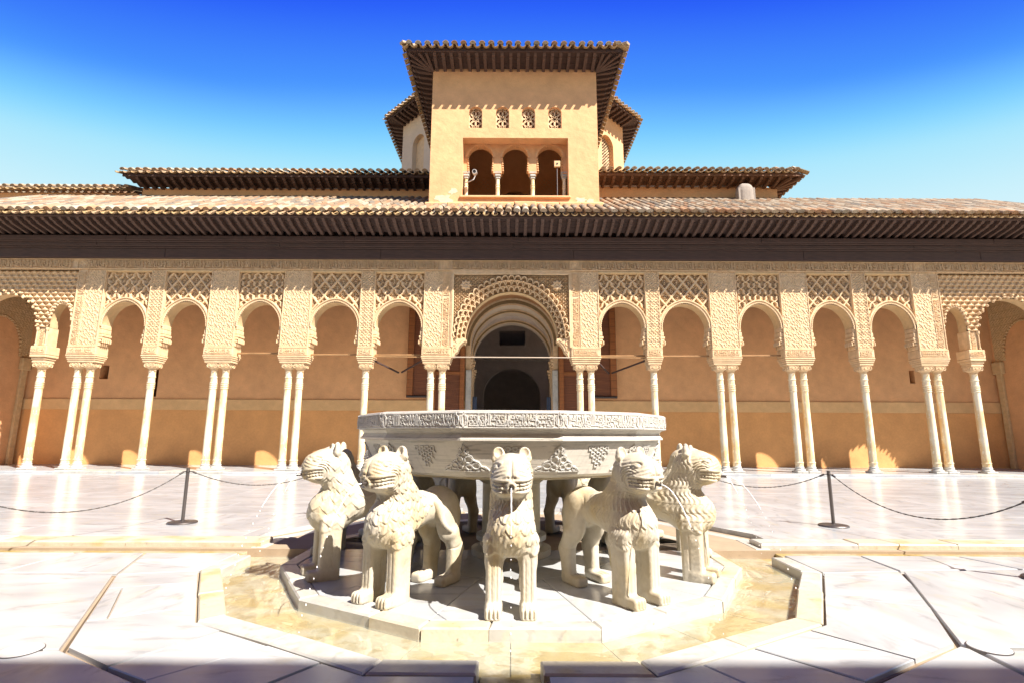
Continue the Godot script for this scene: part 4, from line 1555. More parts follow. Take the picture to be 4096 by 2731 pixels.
	# curved brackets below the springing
	for s in [-1.0, 1.0]:
		var br := Geo.new()
		var pl := [V(1.515, 2.88), V(1.515, 3.33), V(1.14, 3.33), V(1.14, 3.27), V(1.22, 3.22), V(1.30, 3.12), V(1.34, 3.0), V(1.40, 2.95), V(1.42, 2.88)]
		var tr := Geometry2D.triangulate_polygon(PackedVector2Array(pl))
		for zz in [-0.03, -0.34]:
			for q in range(0, tr.size(), 3):
				br.tri(Vector3(s * pl[tr[q]].x, pl[tr[q]].y, zz), Vector3(s * pl[tr[q + 1]].x, pl[tr[q + 1]].y, zz), Vector3(s * pl[tr[q + 2]].x, pl[tr[q + 2]].y, zz), Vector3(0, 0, 1 if zz > -0.1 else -1))
		for i in pl.size():
			var p: Vector2 = pl[i]
			var q: Vector2 = pl[(i + 1) % pl.size()]
			br.quad(Vector3(s * p.x, p.y, -0.03), Vector3(s * q.x, q.y, -0.03), Vector3(s * q.x, q.y, -0.34), Vector3(s * p.x, p.y, -0.34), Vector3(s * (p.x + q.x - 2.76), p.y + q.y - 6.3, 0))
		br.strokes([arc(1.42 * s, 3.22, 0.06, 0.06, 0, 300, 8), [V(1.2 * s, 3.3), V(1.32 * s, 3.2), V(1.42 * s, 3.0)], [V(1.48 * s, 2.9), V(1.48 * s, 3.31)], arc(1.40 * s, 3.06, 0.035, 0.05, 0, 300, 8)], Vector3(0, 0, -0.03), Vector3.RIGHT, Vector3.UP, 1, 1, 0.018, 0.014)
		part(b, "bracket", br, M.stucco)

# ---------------------------------------------------------------- buildings behind the arcade
func palace_wall() -> void:
	var B := thing("palace_wall", "plain ochre gallery wall with tall arched doorway behind the columns", "building")
	var door := [0.0, 1.20, GY, 3.52, 1.20]
	var holes := [door]
	# narrow slots
	var slots := [[-11.79, 0.125, 2.50, 2.90], [-10.36, 0.15, 2.0, 2.81], [-8.03, 0.10, 3.53, 4.24], [11.57, 0.075, 2.47, 2.85], [10.17, 0.09, 1.99, 2.78], [8.0, 0.10, 3.53, 4.24]]
	for s in slots:
		holes.append([s[0], s[1], s[2], s[3], 0.0])
	var g := Geo.new()
	g.wall(-14.2, 14.2, 1.93, 7.55, ZW, holes.map(func(h): return [h[0], h[1], maxf(h[2], 1.93), h[3], h[4]]), 0.0, 1.0, 40)
	for k in range(1, holes.size()):
		g.reveal(holes[k], ZW, 0.3)
	part(B, "wall", g, M.plaster)
	var vg := Geo.new()
	for s in slots:
		vg.room(s[0] - s[1] - 0.5, s[0] + s[1] + 0.5, s[2] - 0.3, s[3] + 0.3, ZW - 0.3, 1.0)
		for k in [[s[0] - s[1] - 0.5, s[0] - s[1], s[2] - 0.3, s[3] + 0.3], [s[0] + s[1], s[0] + s[1] + 0.5, s[2] - 0.3, s[3] + 0.3]]:
			vg.quad(Vector3(k[0], k[2], ZW - 0.3), Vector3(k[0], k[3], ZW - 0.3), Vector3(k[1], k[3], ZW - 0.3), Vector3(k[1], k[2], ZW - 0.3), Vector3.FORWARD)
	part(B, "slot_room", vg, M.plaster)
	for s in [-1.0, 1.0]:
		var d := Geo.new()
		d.box(Vector3(s * 7.68, 0.86, ZW - 0.035), Vector3(13.04, 1.52, 0.13))
		part(B, "dado", d, M.dado)
		var bd := Geo.new()
		bd.box(Vector3(s * 7.68, 1.78, ZW - 0.02), Vector3(13.04, 0.31, 0.13), 0.012)
		part(B, "dado_band", bd, M.band)
		var gr := Geo.new()
		gr.box(Vector3(s * 7.68, 1.622, ZW - 0.05), Vector3(13.04, 0.01, 0.11))
		part(B, "groove", gr, M.dado)
	# doorway: three nested carved arches, each deeper than the last
	var zs := [[ZW + 0.03, 1.34, 1.19, 3.52, 1.40, 1.19], [ZW - 0.50, 1.27, 1.175, 3.42, 1.28, 1.175], [ZW - 0.95, 1.27, 1.17, 3.21, 1.27, 1.17]]
	for k in 3:
		var q: Array = zs[k]
		var ar := holder(B, "door_arch")
		var rg := Geo.new()
		var gilt := Geo.new()
		var n := 84
		for i in n:
			for e in 4:
				var f0 := e / 4.0
				var f1 := (e + 1) / 4.0
				var pts := []
				for c in [[i, f0], [i + 1, f0], [i + 1, f1], [i, f1]]:
					var t: float = PI * c[0] / n
					var off: float = (0.012 * (int(c[0]) % 2)) if (c[1] == 0.0 or c[1] == 1.0) else 0.0
					pts.append(Vector3(-(lerpf(q[2], q[1], c[1]) + off) * cos(t), q[3] + (lerpf(q[5], q[4], c[1]) + off) * sin(t), q[0] + (0.02 if e == 0 or e == 3 else 0.004 + 0.010 * ((i / 2) % 2))))
				(gilt if (e == 1 or e == 2) else rg).quad(pts[0], pts[1], pts[2], pts[3], Vector3.BACK)
		for s in [-1.0, 1.0]:
			rg.box(Vector3(s * (q[1] + q[2]) * 0.5, (GY + q[3]) * 0.5 + 0.35, q[0] - 0.02), Vector3(q[1] - q[2], q[3] - GY - 0.7, 0.06), 0.01)
			for j in 4:
				rg.box(Vector3(s * (q[2] + 0.03 - 0.012 * j), q[3] - 0.62 + 0.1 * j, q[0] - 0.05), Vector3(0.10 + 0.02 * j, 0.09, 0.12), 0.02)
		part(ar, "moulding", rg, M.stucco)
		part(ar, "gilt_band", gilt, M.gilt_band)
		var sf := Geo.new()
		var deep: float = 0.55 if k < 2 else 0.35
		sf.reveal([0.0, q[2] + 0.015, GY, q[3], q[5] + 0.015], q[0] - 0.005, deep + 0.05, 40)
		part(ar, "soffit", sf, M.pale_plaster)
		if k > 0:
			var sp := Geo.new()
			sp.wall(-1.45, 1.45, GY, 5.0, q[0] - 0.012, [[0.0, q[2] + 0.02, GY, q[3], q[5] + 0.02]], 0.0, 1.0, 40)
			part(ar, "spandrel", sp, M.hall)
	# marble jambs
	for s in [-1.0, 1.0]:
		var j := Geo.new()
		j.box(Vector3(s * 1.245, 1.45, ZW + 0.05), Vector3(0.16, 2.7, 0.12), 0.012)
		part(B, "jamb", j, M.kerb_pale)
		var bl := Geo.new()
		bl.box(Vector3(s * 1.12, 1.35, ZW - 0.9), Vector3(0.12, 1.5, 0.05), 0.01)
		part(B, "blue_board", bl, M.blue_board)
		# tall door leaf folded back on the wall, with rails and panels
		var leaf := holder(B, "door_leaf")
		var dg := Geo.new()
		dg.box(Vector3(s * 1.83, 2.5, ZW + 0.07), Vector3(0.86, 4.6, 0.07), 0.008)
		part(leaf, "panel", dg, M.door_dark)
		var fr := Geo.new()
		fr.box(Vector3(s * 1.42, 2.5, ZW + 0.125), Vector3(0.13, 4.62, 0.09), 0.01)
		fr.box(Vector3(s * 2.22, 2.5, ZW + 0.115), Vector3(0.09, 4.62, 0.07), 0.01)
		for y in [0.3, 1.5, 2.7, 3.9, 4.75]:
			fr.box(Vector3(s * 1.82, y, ZW + 0.112), Vector3(0.70, 0.10, 0.05), 0.008)
		part(leaf, "rail", fr, M.door_wood)
		var sh := holder(B, "shutter")
		var sg := Geo.new()
		sg.box(Vector3(s * 2.66, 3.42, ZW + 0.05), Vector3(0.72, 2.84, 0.06), 0.008)
		part(sh, "panel", sg, M.door_dark)
		var sr := Geo.new()
		sr.box(Vector3(s * 2.92, 3.42, ZW + 0.10), Vector3(0.17, 2.85, 0.06), 0.01)
		part(sh, "stile", sr, M.door_wood)
		var bar := Geo.new()
		bar.tube([Vector3(s * 2.28, 2.03, ZW + 0.13), Vector3(s * 3.0, 2.03, ZW + 0.13)], [0.03], 10)
		part(sh, "pivot_bar", bar, M.dark_metal)
	# the hall inside
	var h := Geo.new()
	var zi := ZW - 1.36
	h.wall(-4.5, 4.5, GY, 7.2, zi, [[0.0, 1.185, GY, 3.21, 1.185]], 0.0, -1.0, 30)
	h.quad(Vector3(-4.5, GY, zi), Vector3(-4.5, 7.2, zi), Vector3(-4.5, 7.2, -20), Vector3(-4.5, GY, -20), Vector3.RIGHT)
	# tall windows in the east wall light the hall
	h.xf = Transform3D(Basis(Vector3.UP, -PI / 2), Vector3(4.5, 0, 0))
	h.wall(-20.0, zi, GY, 7.2, 0.0, [[-14.8, 0.6, 3.9, 5.9, 0.6], [-16.8, 0.6, 3.9, 5.9, 0.6], [-18.6, 0.6, 3.9, 5.9, 0.6]], 0.3)
	h.xf = Transform3D()
	h.quad(Vector3(-4.5, 7.2, zi), Vector3(4.5, 7.2, zi), Vector3(4.5, 7.2, -20), Vector3(-4.5, 7.2, -20), Vector3.DOWN)
	h.wall(-4.5, 4.5, GY, 7.2, -20.0, [[0.0, 1.35, GY, 2.75, 1.3], [0.0, 0.62, 5.15, 5.85, 0.0]], 0.5, 1.0, 30)
	h.wall(-1.9, 1.9, 4.3, 4.45, -19.95, [])
	h.box(Vector3(0, 4.45, -19.95), Vector3(4.2, 0.12, 0.1), 0.01)
	for s in [-1.0, 1.0]:
		h.box(Vector3(s * 1.95, 2.4, -19.95), Vector3(0.14, 4.2, 0.1), 0.01)
	part(B, "hall_wall", h, M.hall)
	var hf := Geo.new()
	hf.box(Vector3(0, GY - 0.06, (ZW - 20.0) * 0.5), Vector3(9.0, 0.11, 9.6))
	part(B, "hall_floor", hf, M.paving[3])
	var hb := Geo.new()
	hb.room(-2.5, 2.5, GY, 4.4, -20.5, 4.0)
	hb.room(-1.2, 1.2, 4.9, 6.3, -20.5, 2.5)
	for q in [[-2.5, -1.35, GY, 4.4], [1.35, 2.5, GY, 4.4], [-1.2, -0.62, 4.9, 6.3], [0.62, 1.2, 4.9, 6.3]]:
		hb.quad(Vector3(q[0], q[2], -20.5), Vector3(q[0], q[3], -20.5), Vector3(q[1], q[3], -20.5), Vector3(q[1], q[2], -20.5), Vector3.FORWARD)
	part(B, "far_room", hb, M.hall)
	# end walls of the gallery with a carved pilaster and blind arch
	for s in [-1.0, 1.0]:
		var ew := holder(B, "gallery_end")
		var eg := Geo.new()
		eg.box(Vector3(s * 14.1, 2.7, (ZF + ZW) * 0.5), Vector3(0.2, 5.3, 2.3))
		part(ew, "wall", eg, M.plaster)
		var ca := Geo.new()
		ca.xf = Transform3D(Basis(Vector3.UP, -s * PI / 2), Vector3(s * 13.99, 0, -9.3))
		ca.relief(Vector3(-0.95, 3.1, 0.0), Vector3.RIGHT, Vector3.UP, 1.9, 2.2, 0.02, func(x, y):
			if pow((x - 0.95) / 0.62, 2) + pow(maxf(y - 0.15, 0.0) / 0.85, 2) < 1.0:
				return NAN
			return carve_scroll(x, y, 0.2))
		for i in 26:
			var t := PI * (i + 0.5) / 26
			ca.box(Vector3(-0.64 * cos(t), 3.25 + 0.87 * sin(t), 0.02), Vector3(0.06, 0.06, 0.06), 0.015)
		for xx in [-0.85, 0.85]:
			ca.box(Vector3(xx, 1.6, 0.03), Vector3(0.16, 3.0, 0.08), 0.01)
			ca.box(Vector3(xx, 2.9, 0.05), Vector3(0.30, 0.35, 0.12), 0.02)
		part(ew, "carved_panel", ca, M.stucco_in)

func tower() -> void:
	var T := thing("mirador_tower", "square ochre tower with three-arched window and wide tiled eave over the doorway", "tower")
	var z := -8.5
	var niches := []
	for x in [-1.04, -0.29, 0.43, 1.165]:
		niches.append([x, 0.185, 9.30, 9.77, 0.185])
	var rec := [0.07, 1.45, 7.30, 9.01, 0.0]
	var g := Geo.new()
	g.wall(-2.26, 2.34, 6.6, 11.25, z, niches + [rec], 0.0)
	for h in niches:
		g.reveal(h, z, 0.12)
	g.reveal(rec, z, 0.34)
	g.quad(Vector3(-2.26, 6.6, z), Vector3(-2.26, 11.25, z), Vector3(-2.26, 11.25, z - 4.6), Vector3(-2.26, 6.6, z - 4.6), Vector3.LEFT)
	g.quad(Vector3(2.34, 6.6, z), Vector3(2.34, 11.25, z), Vector3(2.34, 11.25, z - 4.6), Vector3(2.34, 6.6, z - 4.6), Vector3.RIGHT)
	g.quad(Vector3(-2.26, 6.6, z - 4.6), Vector3(-2.26, 11.25, z - 4.6), Vector3(2.34, 11.25, z - 4.6), Vector3(2.34, 6.6, z - 4.6), Vector3.FORWARD)
	part(T, "wall", g, M.plaster)
	# low plaster kerb where the wall meets the tiles
	var pl := Geo.new()
	var zz := -2.36
	while zz < 2.4:
		pl.box(Vector3(zz + 0.3, 7.0 + rng.randf_range(-0.02, 0.02), z + 0.03), Vector3(0.61, 0.18, 0.14 + rng.randf_range(0, 0.03)), 0.03)
		zz += 0.6
	pl.box(Vector3(0.07, 7.26, z + 0.01), Vector3(3.0, 0.075, 0.10), 0.02)
	part(T, "plinth", pl, M.plaster)
	# flaked patches of pale plaster low on the front
	for q in [[-1.85, 7.22, 0.30, 0.16], [-1.62, 7.42, 0.14, 0.12], [1.83, 7.20, 0.20, 0.10], [2.10, 7.16, 0.12, 0.09]]:
		var pt := PackedVector2Array()
		var n := 17
		for i in n:
			var t := TAU * i / n
			var rr := rng.randf_range(0.45, 1.05)
			pt.append(V(cos(t) * q[2] * rr, sin(t) * q[3] * rr))
		var fg := Geo.new()
		fg.xf = Transform3D(Basis(Vector3.RIGHT, PI / 2), Vector3(q[0], q[1], z))
		fg.slab(pt, -0.01, 0.004, 0.001)
		part(T, "bare_patch", fg, M.patch)
	# lattice screens: a plate pierced with stars
	for h in niches:
		var w := holder(T, "lattice_window")
		for layer in 2:
			var s := Geo.new()
			s.relief(Vector3(h[0] - 0.19, 9.29, z - 0.085 - 0.02 * layer), Vector3.RIGHT, Vector3.UP, 0.38, 0.68, 0.0125, func(x, y):
				var dx: float = x - 0.19
				var dy: float = y
				var top := 0.48 + sqrt(maxf(0.0, 0.0342 - dx * dx))
				if absf(dx) > 0.16 or dy > top - 0.03 or dy < 0.03:
					return 0.006
				var q := fposmod(dy - 0.2, 0.30) - 0.15
				var r := sqrt(dx * dx + q * q)
				var a := atan2(q, dx)
				if r < 0.028:
					return NAN
				if r > 0.045 and r < 0.085 and cos(a * 8.0) > 0.15:
					return NAN
				if r > 0.105 and r < 0.15 and cos(a * 8.0 + PI) > 0.25:
					return NAN
				if r > 0.165 and cos(a * 12.0) > 0.2:
					return NAN
				return 0.0)
			part(w, "screen", s, M.stucco)
		var bk := Geo.new()
		bk.room(h[0] - 0.2, h[0] + 0.2, 9.28, 9.98, z - 0.12, 0.6)
		part(w, "room", bk, M.plaster)
	# the three arches of the window
	var zr := z - 0.34
	var ar := [[-0.905, 0.36, 7.30, 8.60, 0.38], [0.07, 0.37, 7.30, 8.60, 0.38], [1.04, 0.36, 7.30, 8.60, 0.38]]
	var rw := Geo.new()
	rw.wall(-1.38, 1.52, 8.14, 9.01, zr, ar.map(func(q): return [q[0], q[1], 8.14, q[3], q[4]]), 0.0, 1.0, 24)
	for q in ar:
		rw.reveal([q[0], q[1], 8.14, q[3], q[4]], zr, 0.22, 24, false)
	for q in [[-1.38, -1.265], [-0.545, -0.30], [0.44, 0.68], [1.40, 1.52]]:
		rw.quad(Vector3(q[0], 8.14, zr), Vector3(q[1], 8.14, zr), Vector3(q[1], 8.14, zr - 0.22), Vector3(q[0], 8.14, zr - 0.22), Vector3.DOWN)
	part(T, "window_wall", rw, M.plaster)
	for h in ar:
		var rb := Geo.new()
		var n := 40
		for i in n:
			var t0 := PI * i / n
			var t1 := PI * (i + 1) / n
			var o0 := 0.012 * (i % 2)
			for q in [[0.0, 0.085]]:
				var a := Vector3(h[0] - (h[1] - 0.012 + o0) * cos(t0), h[3] + (h[4] - 0.012 + o0) * sin(t0), zr + 0.03)
				var b := Vector3(h[0] - (h[1] - o0) * cos(t1), h[3] + (h[4] - o0) * sin(t1), zr + 0.03)
				var c := Vector3(h[0] - (h[1] + 0.075) * cos(t1), h[3] + (h[4] + 0.075) * sin(t1), zr + 0.022 + 0.01 * (i % 2))
				var d := Vector3(h[0] - (h[1] + 0.075) * cos(t0), h[3] + (h[4] + 0.075) * sin(t0), zr + 0.022 + 0.01 * (i % 2))
				rb.quad(a, b, c, d, Vector3.BACK)
				rb.quad(a, b, b - Vector3(0, 0, 0.2), a - Vector3(0, 0, 0.2), Vector3(cos(t0), -sin(t0), 0))
				rb.quad(d, c, c - Vector3(0, 0, 0.04), d - Vector3(0, 0, 0.04), Vector3(-cos(t0), sin(t0), 0))
		for s in [-1.0, 1.0]:
			for j in 6:
				rb.box(Vector3(h[0] + s * (h[1] - 0.005 - 0.004 * j), 8.57 - 0.07 * j, zr - 0.08), Vector3(0.05, 0.05, 0.2), 0.012)
		part(T, "archivolt", rb, M.plaster)
	for x in [-0.42, 0.56, -1.31, 1.45]:
		var c := holder(T, "colonnette")
		c.position = Vector3(x, 7.30, zr - 0.10)
		var cg := Geo.new()
		cg.lathe([V(0.075, 0), V(0.075, 0.03), V(0.058, 0.05), V(0.056, 0.42), V(0.066, 0.43), V(0.066, 0.45), V(0.056, 0.46), V(0.056, 0.50), V(0.066, 0.51), V(0.066, 0.53), V(0.054, 0.54), V(0.054, 0.70)], 18)
		put(c, "shaft", cg.mesh(), M.column)
		var cc := Geo.new()
		cc.box(Vector3(0, 0.73, 0), Vector3(0.13, 0.07, 0.14), 0.02)
		cc.box(Vector3(0, 0.80, 0), Vector3(0.17, 0.09, 0.18), 0.02)
		cc.box(Vector3(0, 0.875, 0), Vector3(0.20, 0.06, 0.20), 0.01)
		put(c, "capital", cc.mesh(), M.kerb_pale)
	# room behind the window
	var rm := Geo.new()
	rm.wall(-2.1, 2.2, 7.2, 10.4, z - 2.6, [[0.07, 0.55, 7.2, 8.15, 0.55], [-0.98, 0.28, 7.2, 7.75, 0.28], [1.14, 0.28, 7.2, 7.75, 0.28]], 0.3, 1.0, 24)
	for s in [-1.0, 1.0]:
		rm.quad(Vector3(0.05 + s * 2.1, 7.2, zr - 0.23), Vector3(0.05 + s * 2.1, 10.4, zr - 0.23), Vector3(0.05 + s * 2.1, 10.4, z - 2.6), Vector3(0.05 + s * 2.1, 7.2, z - 2.6), Vector3(-s, 0, 0))
	rm.quad(Vector3(-2.1, 10.4, zr - 0.2), Vector3(2.2, 10.4, zr - 0.2), Vector3(2.2, 10.4, z - 2.6), Vector3(-2.1, 10.4, z - 2.6), Vector3.DOWN)
	rm.quad(Vector3(-2.1, 7.28, zr - 0.2), Vector3(2.2, 7.28, zr - 0.2), Vector3(2.2, 7.28, z - 2.6), Vector3(-2.1, 7.28, z - 2.6), Vector3.UP)
	part(T, "room", rm, M.plaster)
	for x in [-0.98, 1.14]:
		var lz := Geo.new()
		lz.relief(Vector3(x - 0.3, 8.3, z - 2.56), Vector3.RIGHT, Vector3.UP, 0.6, 0.8, 0.03, func(a, b): return 0.02 if fposmod(a + b, 0.15) < 0.06 or fposmod(a - b, 0.15) < 0.06 else NAN)
		part(T, "room_lattice", lz, M.stucco_in)
	var fb := Geo.new()
	fb.room(-2.1, 2.2, 7.2, 9.4, z - 2.9, 1.5)
	part(T, "back_room", fb, M.plaster)
	# wide eaves on three sides, then the tiles
	var y := 11.02
	var ov := 0.60
	eave(T, Vector3(-2.26, y, z + 0.0), Vector3.RIGHT, Vector3.BACK, 4.6, 0.235, ov, 0.10, 0.085, 0.10, M.dark_wood, M.rafter_wood, 1.0, 1.0)
	eave(T, Vector3(-2.26, y, z - 4.6), Vector3.BACK, Vector3.LEFT, 4.6, 0.235, ov, 0.10, 0.085, 0.10, M.dark_wood, M.rafter_wood, 1.0, 1.0)
	eave(T, Vector3(2.34, y, z), Vector3.FORWARD, Vector3.RIGHT, 4.6, 0.235, ov, 0.10, 0.085, 0.10, M.dark_wood, M.rafter_wood, 1.0, 1.0)
	# fan rafters at the corners
	for s in [-1.0, 1.0]:
		var c := Vector3(2.34 if s > 0 else -2.26, y, z)
		for k in [-2, -1, 0, 1, 2]:
			var a: float = PI / 4 + 0.30 * k
			var tip := Vector3(s * minf(tan(a), 1.0) * ov, 0.10, minf(1.0 / tan(a), 1.0) * ov)
			var fg := Geo.new()
			fg.beam(c + Vector3(0, 0.05, 0), c + tip * 0.98 + Vector3(0, 0.06, 0), 0.07, 0.09)
			part(T, "hip_rafter", fg, M.rafter_wood)
	var sl := deg_to_rad(22.0)
	var yr := y + 0.10 + 0.145
	tile_roof(T, Vector3(-2.26 - ov - 0.07, yr, z + ov + 0.10), Vector3.RIGHT, Vector3(0, sin(sl), -cos(sl)), 4.6 + 2 * ov + 0.14, 0.245, 7, 0.36, 0, 0.92, 0.92)
	tile_roof(T, Vector3(-2.26 - ov - 0.10, yr, z - 4.6), Vector3.BACK, Vector3(cos(sl), sin(sl), 0), 4.6 + ov + 0.05, 0.235, 7, 0.36, 0, 0.0, 0.92)
	tile_roof(T, Vector3(2.34 + ov + 0.10, yr, z + ov + 0.05), Vector3.FORWARD, Vector3(-cos(sl), sin(sl), 0), 4.6 + ov + 0.05, 0.235, 7, 0.36, 0, 0.92, 0.0)
	var deck := Geo.new()
	var e := ov + 0.02
	var c := [Vector3(-2.26 - e, yr - 0.03, z + e), Vector3(2.34 + e, yr - 0.03, z + e), Vector3(2.34 + e, yr - 0.03, z - 4.6 - e), Vector3(-2.26 - e, yr - 0.03, z - 4.6 - e)]
	var ap := Vector3(0.04, yr + 1.12, z - 2.3)
	for i in 4:
		deck.tri(c[i], c[(i + 1) % 4], ap, Vector3.UP)
	deck.quad(c[0], c[1], c[2], c[3], Vector3.DOWN)
	part(T, "roof_deck", deck, M.dark_wood)
	for s in [-1.0, 1.0]:
		var hg := Geo.new()
		var p0 := Vector3((2.34 if s > 0 else -2.26) + s * (ov + 0.16), yr + 0.07, z + ov + 0.16)
		for k in 4:
			hg.beam(p0.lerp(ap + Vector3(0, 0.1, 0), 0.11 * k), p0.lerp(ap + Vector3(0, 0.1, 0), 0.11 * k + 0.13) + Vector3(0, 0.01, 0), 0.15, 0.07)
		part(T, "hip_tile", hg, M.tile[1])

func octagon() -> void:
	var O := thing("octagonal_tower", "pale octagonal tower with tiled eave half hidden behind the mirador tower", "tower")
	var a := 4.75
	var zc := -17.95
	var y := 14.0
	for k in 8:
		if k in [3, 4, 5]:
			continue
		var f := PI / 4 * k
		var w := a * tan(PI / 8)
		var side := Geo.new()
		var t := Transform3D(Basis(Vector3.UP, f), Vector3(0, 0, zc))
		side.xf = t
		var win := []
		if k in [1, 7]:
			var sx := 0.78 if k == 1 else -0.78
			win = [[sx, 0.42, 11.2, 12.75, 0.42]]
		side.wall(-w, w, 8.0, y + 0.2, a, win, 0.22)
		part(O, "wall", side, M.pale_plaster if k == 7 else M.plaster if k == 1 else M.pale_plaster)
		for h in win:
			var sc := Geo.new()
			sc.xf = t
			sc.relief(Vector3(h[0] - 0.42, 11.2, a - 0.2), Vector3.RIGHT, Vector3.UP, 0.84, 2.0, 0.022, func(x, yy):
				return NAN if (cos(x * 45.0) * cos(yy * 45.0) > 0.25 and k == 1) else 0.004 * cos(x * 60.0) * cos(yy * 60.0))
			part(O, "window_screen", sc, M.stucco)
			var bk := Geo.new()
			bk.xf = t
			bk.room(h[0] - 0.45, h[0] + 0.45, 11.1, 13.3, a - 0.23, 0.8)
			part(O, "room", bk, M.pale_plaster)
		var along := t.basis * Vector3.RIGHT
		var out := t.basis * Vector3.BACK
		var o := t * Vector3(-w, y, a)
		eave(O, o, along, out, 2 * w, 0.30, 0.62, 0.08, 0.09, 0.11, M.dark_wood, M.rafter_wood, 0.414, 0.414)
		var sl := deg_to_rad(22.0)
		var w2 := (a + 0.72) * tan(PI / 8)
		tile_roof(O, t * Vector3(-w2, y + 0.23, a + 0.72), along, -out * cos(sl) + Vector3(0, sin(sl), 0), 2 * w2, 0.25, 6, 0.36, 0, 0.414, 0.414)
		var dk := Geo.new()
		dk.tri(t * Vector3(-w2, y + 0.2, a + 0.66), t * Vector3(w2, y + 0.2, a + 0.66), Vector3(0, y + 2.2, zc), Vector3.UP)
		part(O, "roof_deck", dk, M.dark_wood)

func wings() -> void:
	var L := thing("west_wing", "low ochre upper storey with dark eave west of the tower", "building")
	var z := -10.6
	var g := Geo.new()
	g.box(Vector3(-7.0, 7.1, z - 1.5), Vector3(9.2, 2.82, 3.0))
	part(L, "wall", g, M.plaster)
	eave(L, Vector3(-11.6, 8.42, z), Vector3.RIGHT, Vector3.BACK, 9.2, 0.27, 0.48, 0.16, 0.085, 0.11, M.dark_wood, M.rafter_wood, 0.6, 0.0)
	var sl := deg_to_rad(18.0)
	tile_roof(L, Vector3(-11.95, 8.75, z + 0.56), Vector3.RIGHT, Vector3(0, sin(sl), -cos(sl)), 9.7, 0.235, 8, 0.36)
	var d := Geo.new()
	d.xf = Transform3D(Basis(Vector3.RIGHT, sl), Vector3(-7.1, 8.70, z + 0.5))
	d.box(Vector3(0, -0.02, -1.5), Vector3(9.6, 0.03, 3.0))
	part(L, "roof_deck", d, M.dark_wood)
	for x in [-11.9, -8.2, -4.9]:
		var s := Geo.new()
		s.box(Vector3(x + 0.5, 8.12, z + 0.01), Vector3(0.07, 0.07, 0.05), 0.01)
		part(L, "beam_end", s, M.old_wood)
	var Lo := thing("low_wing", "lowest ochre wall with single course of tiles at far west", "building")
	var lg := Geo.new()
	lg.box(Vector3(-15.6, 7.0, z - 1.5), Vector3(7.6, 2.72, 2.9))
	part(Lo, "wall", lg, M.plaster)
	tile_roof(Lo, Vector3(-19.4, 8.42, z + 0.12), Vector3.RIGHT, Vector3(0, sin(sl), -cos(sl)), 7.6, 0.235, 5, 0.36)
	var R := thing("east_wing", "sunlit ochre upper storey with open rafters east of the tower", "building")
	var rg := Geo.new()
	rg.box(Vector3(5.35, 7.15, z - 1.5), Vector3(5.9, 2.94, 3.0))
	part(R, "wall", rg, M.plaster)
	eave(R, Vector3(2.4, 8.55, z), Vector3.RIGHT, Vector3.BACK, 5.9, 0.285, 0.52, 0.10, 0.075, 0.12, M.brown_wood, M.brown_wood, 0.0, 1.0)
	eave(R, Vector3(8.3, 8.55, z), Vector3.FORWARD, Vector3.RIGHT, 3.0, 0.285, 0.52, 0.10, 0.075, 0.12, M.brown_wood, M.brown_wood, 1.0, 0.0)
	var hip := Geo.new()
	hip.beam(Vector3(8.25, 8.62, z - 0.05), Vector3(8.8, 8.70, z + 0.5), 0.09, 0.11)
	hip.beam(Vector3(8.2, 8.61, z), Vector3(8.5, 8.69, z + 0.5), 0.07, 0.1)
	hip.beam(Vector3(8.3, 8.61, z - 0.1), Vector3(8.8, 8.69, z + 0.2), 0.07, 0.1)
	part(R, "hip_rafter", hip, M.brown_wood)
	tile_roof(R, Vector3(2.4, 8.83, z + 0.60), Vector3.RIGHT, Vector3(0, sin(sl), -cos(sl)), 6.5, 0.235, 6, 0.36, 0, 0, 0.95)
	tile_roof(R, Vector3(8.9, 8.83, z + 0.56), Vector3.FORWARD, Vector3(-cos(sl), sin(sl), 0), 3.5, 0.235, 6, 0.36, 0, 0.95, 0.0)
	var rd := Geo.new()
	rd.xf = Transform3D(Basis(Vector3.RIGHT, sl), Vector3(5.3, 8.78, z + 0.53))
	rd.box(Vector3(0, -0.02, -1.2), Vector3(5.8, 0.03, 2.4))
	part(R, "roof_deck", rd, M.dark_wood)
	# pale rounded vent standing on the gallery roof
	var v := thing("roof_vent", "round-topped white plaster vent on the gallery roof before the east wing", "vent", Vector3(7.08, 7.98, z + 0.40))
	var vg := Geo.new()
	vg.wall(-0.25, 0.25, -0.3, 0.36, 0.16, [])
	var rr := []
	for q in [[-0.3, 1.0], [0.28, 1.0], [0.38, 0.94], [0.46, 0.80], [0.51, 0.60], [0.545, 0.34], [0.555, 0.02]]:
		rr.append(superring(q[0], 0.25 * q[1], 0.2 * q[1], 0.7))
	loft(vg, rr)
	part(v, "cowl", vg, M.vent)
	var vm := Geo.new()
	vm.box(Vector3(0, 0.02, 0.165), Vector3(0.3, 0.12, 0.03), 0.01)
	part(v, "opening", vm, M.old_wood)

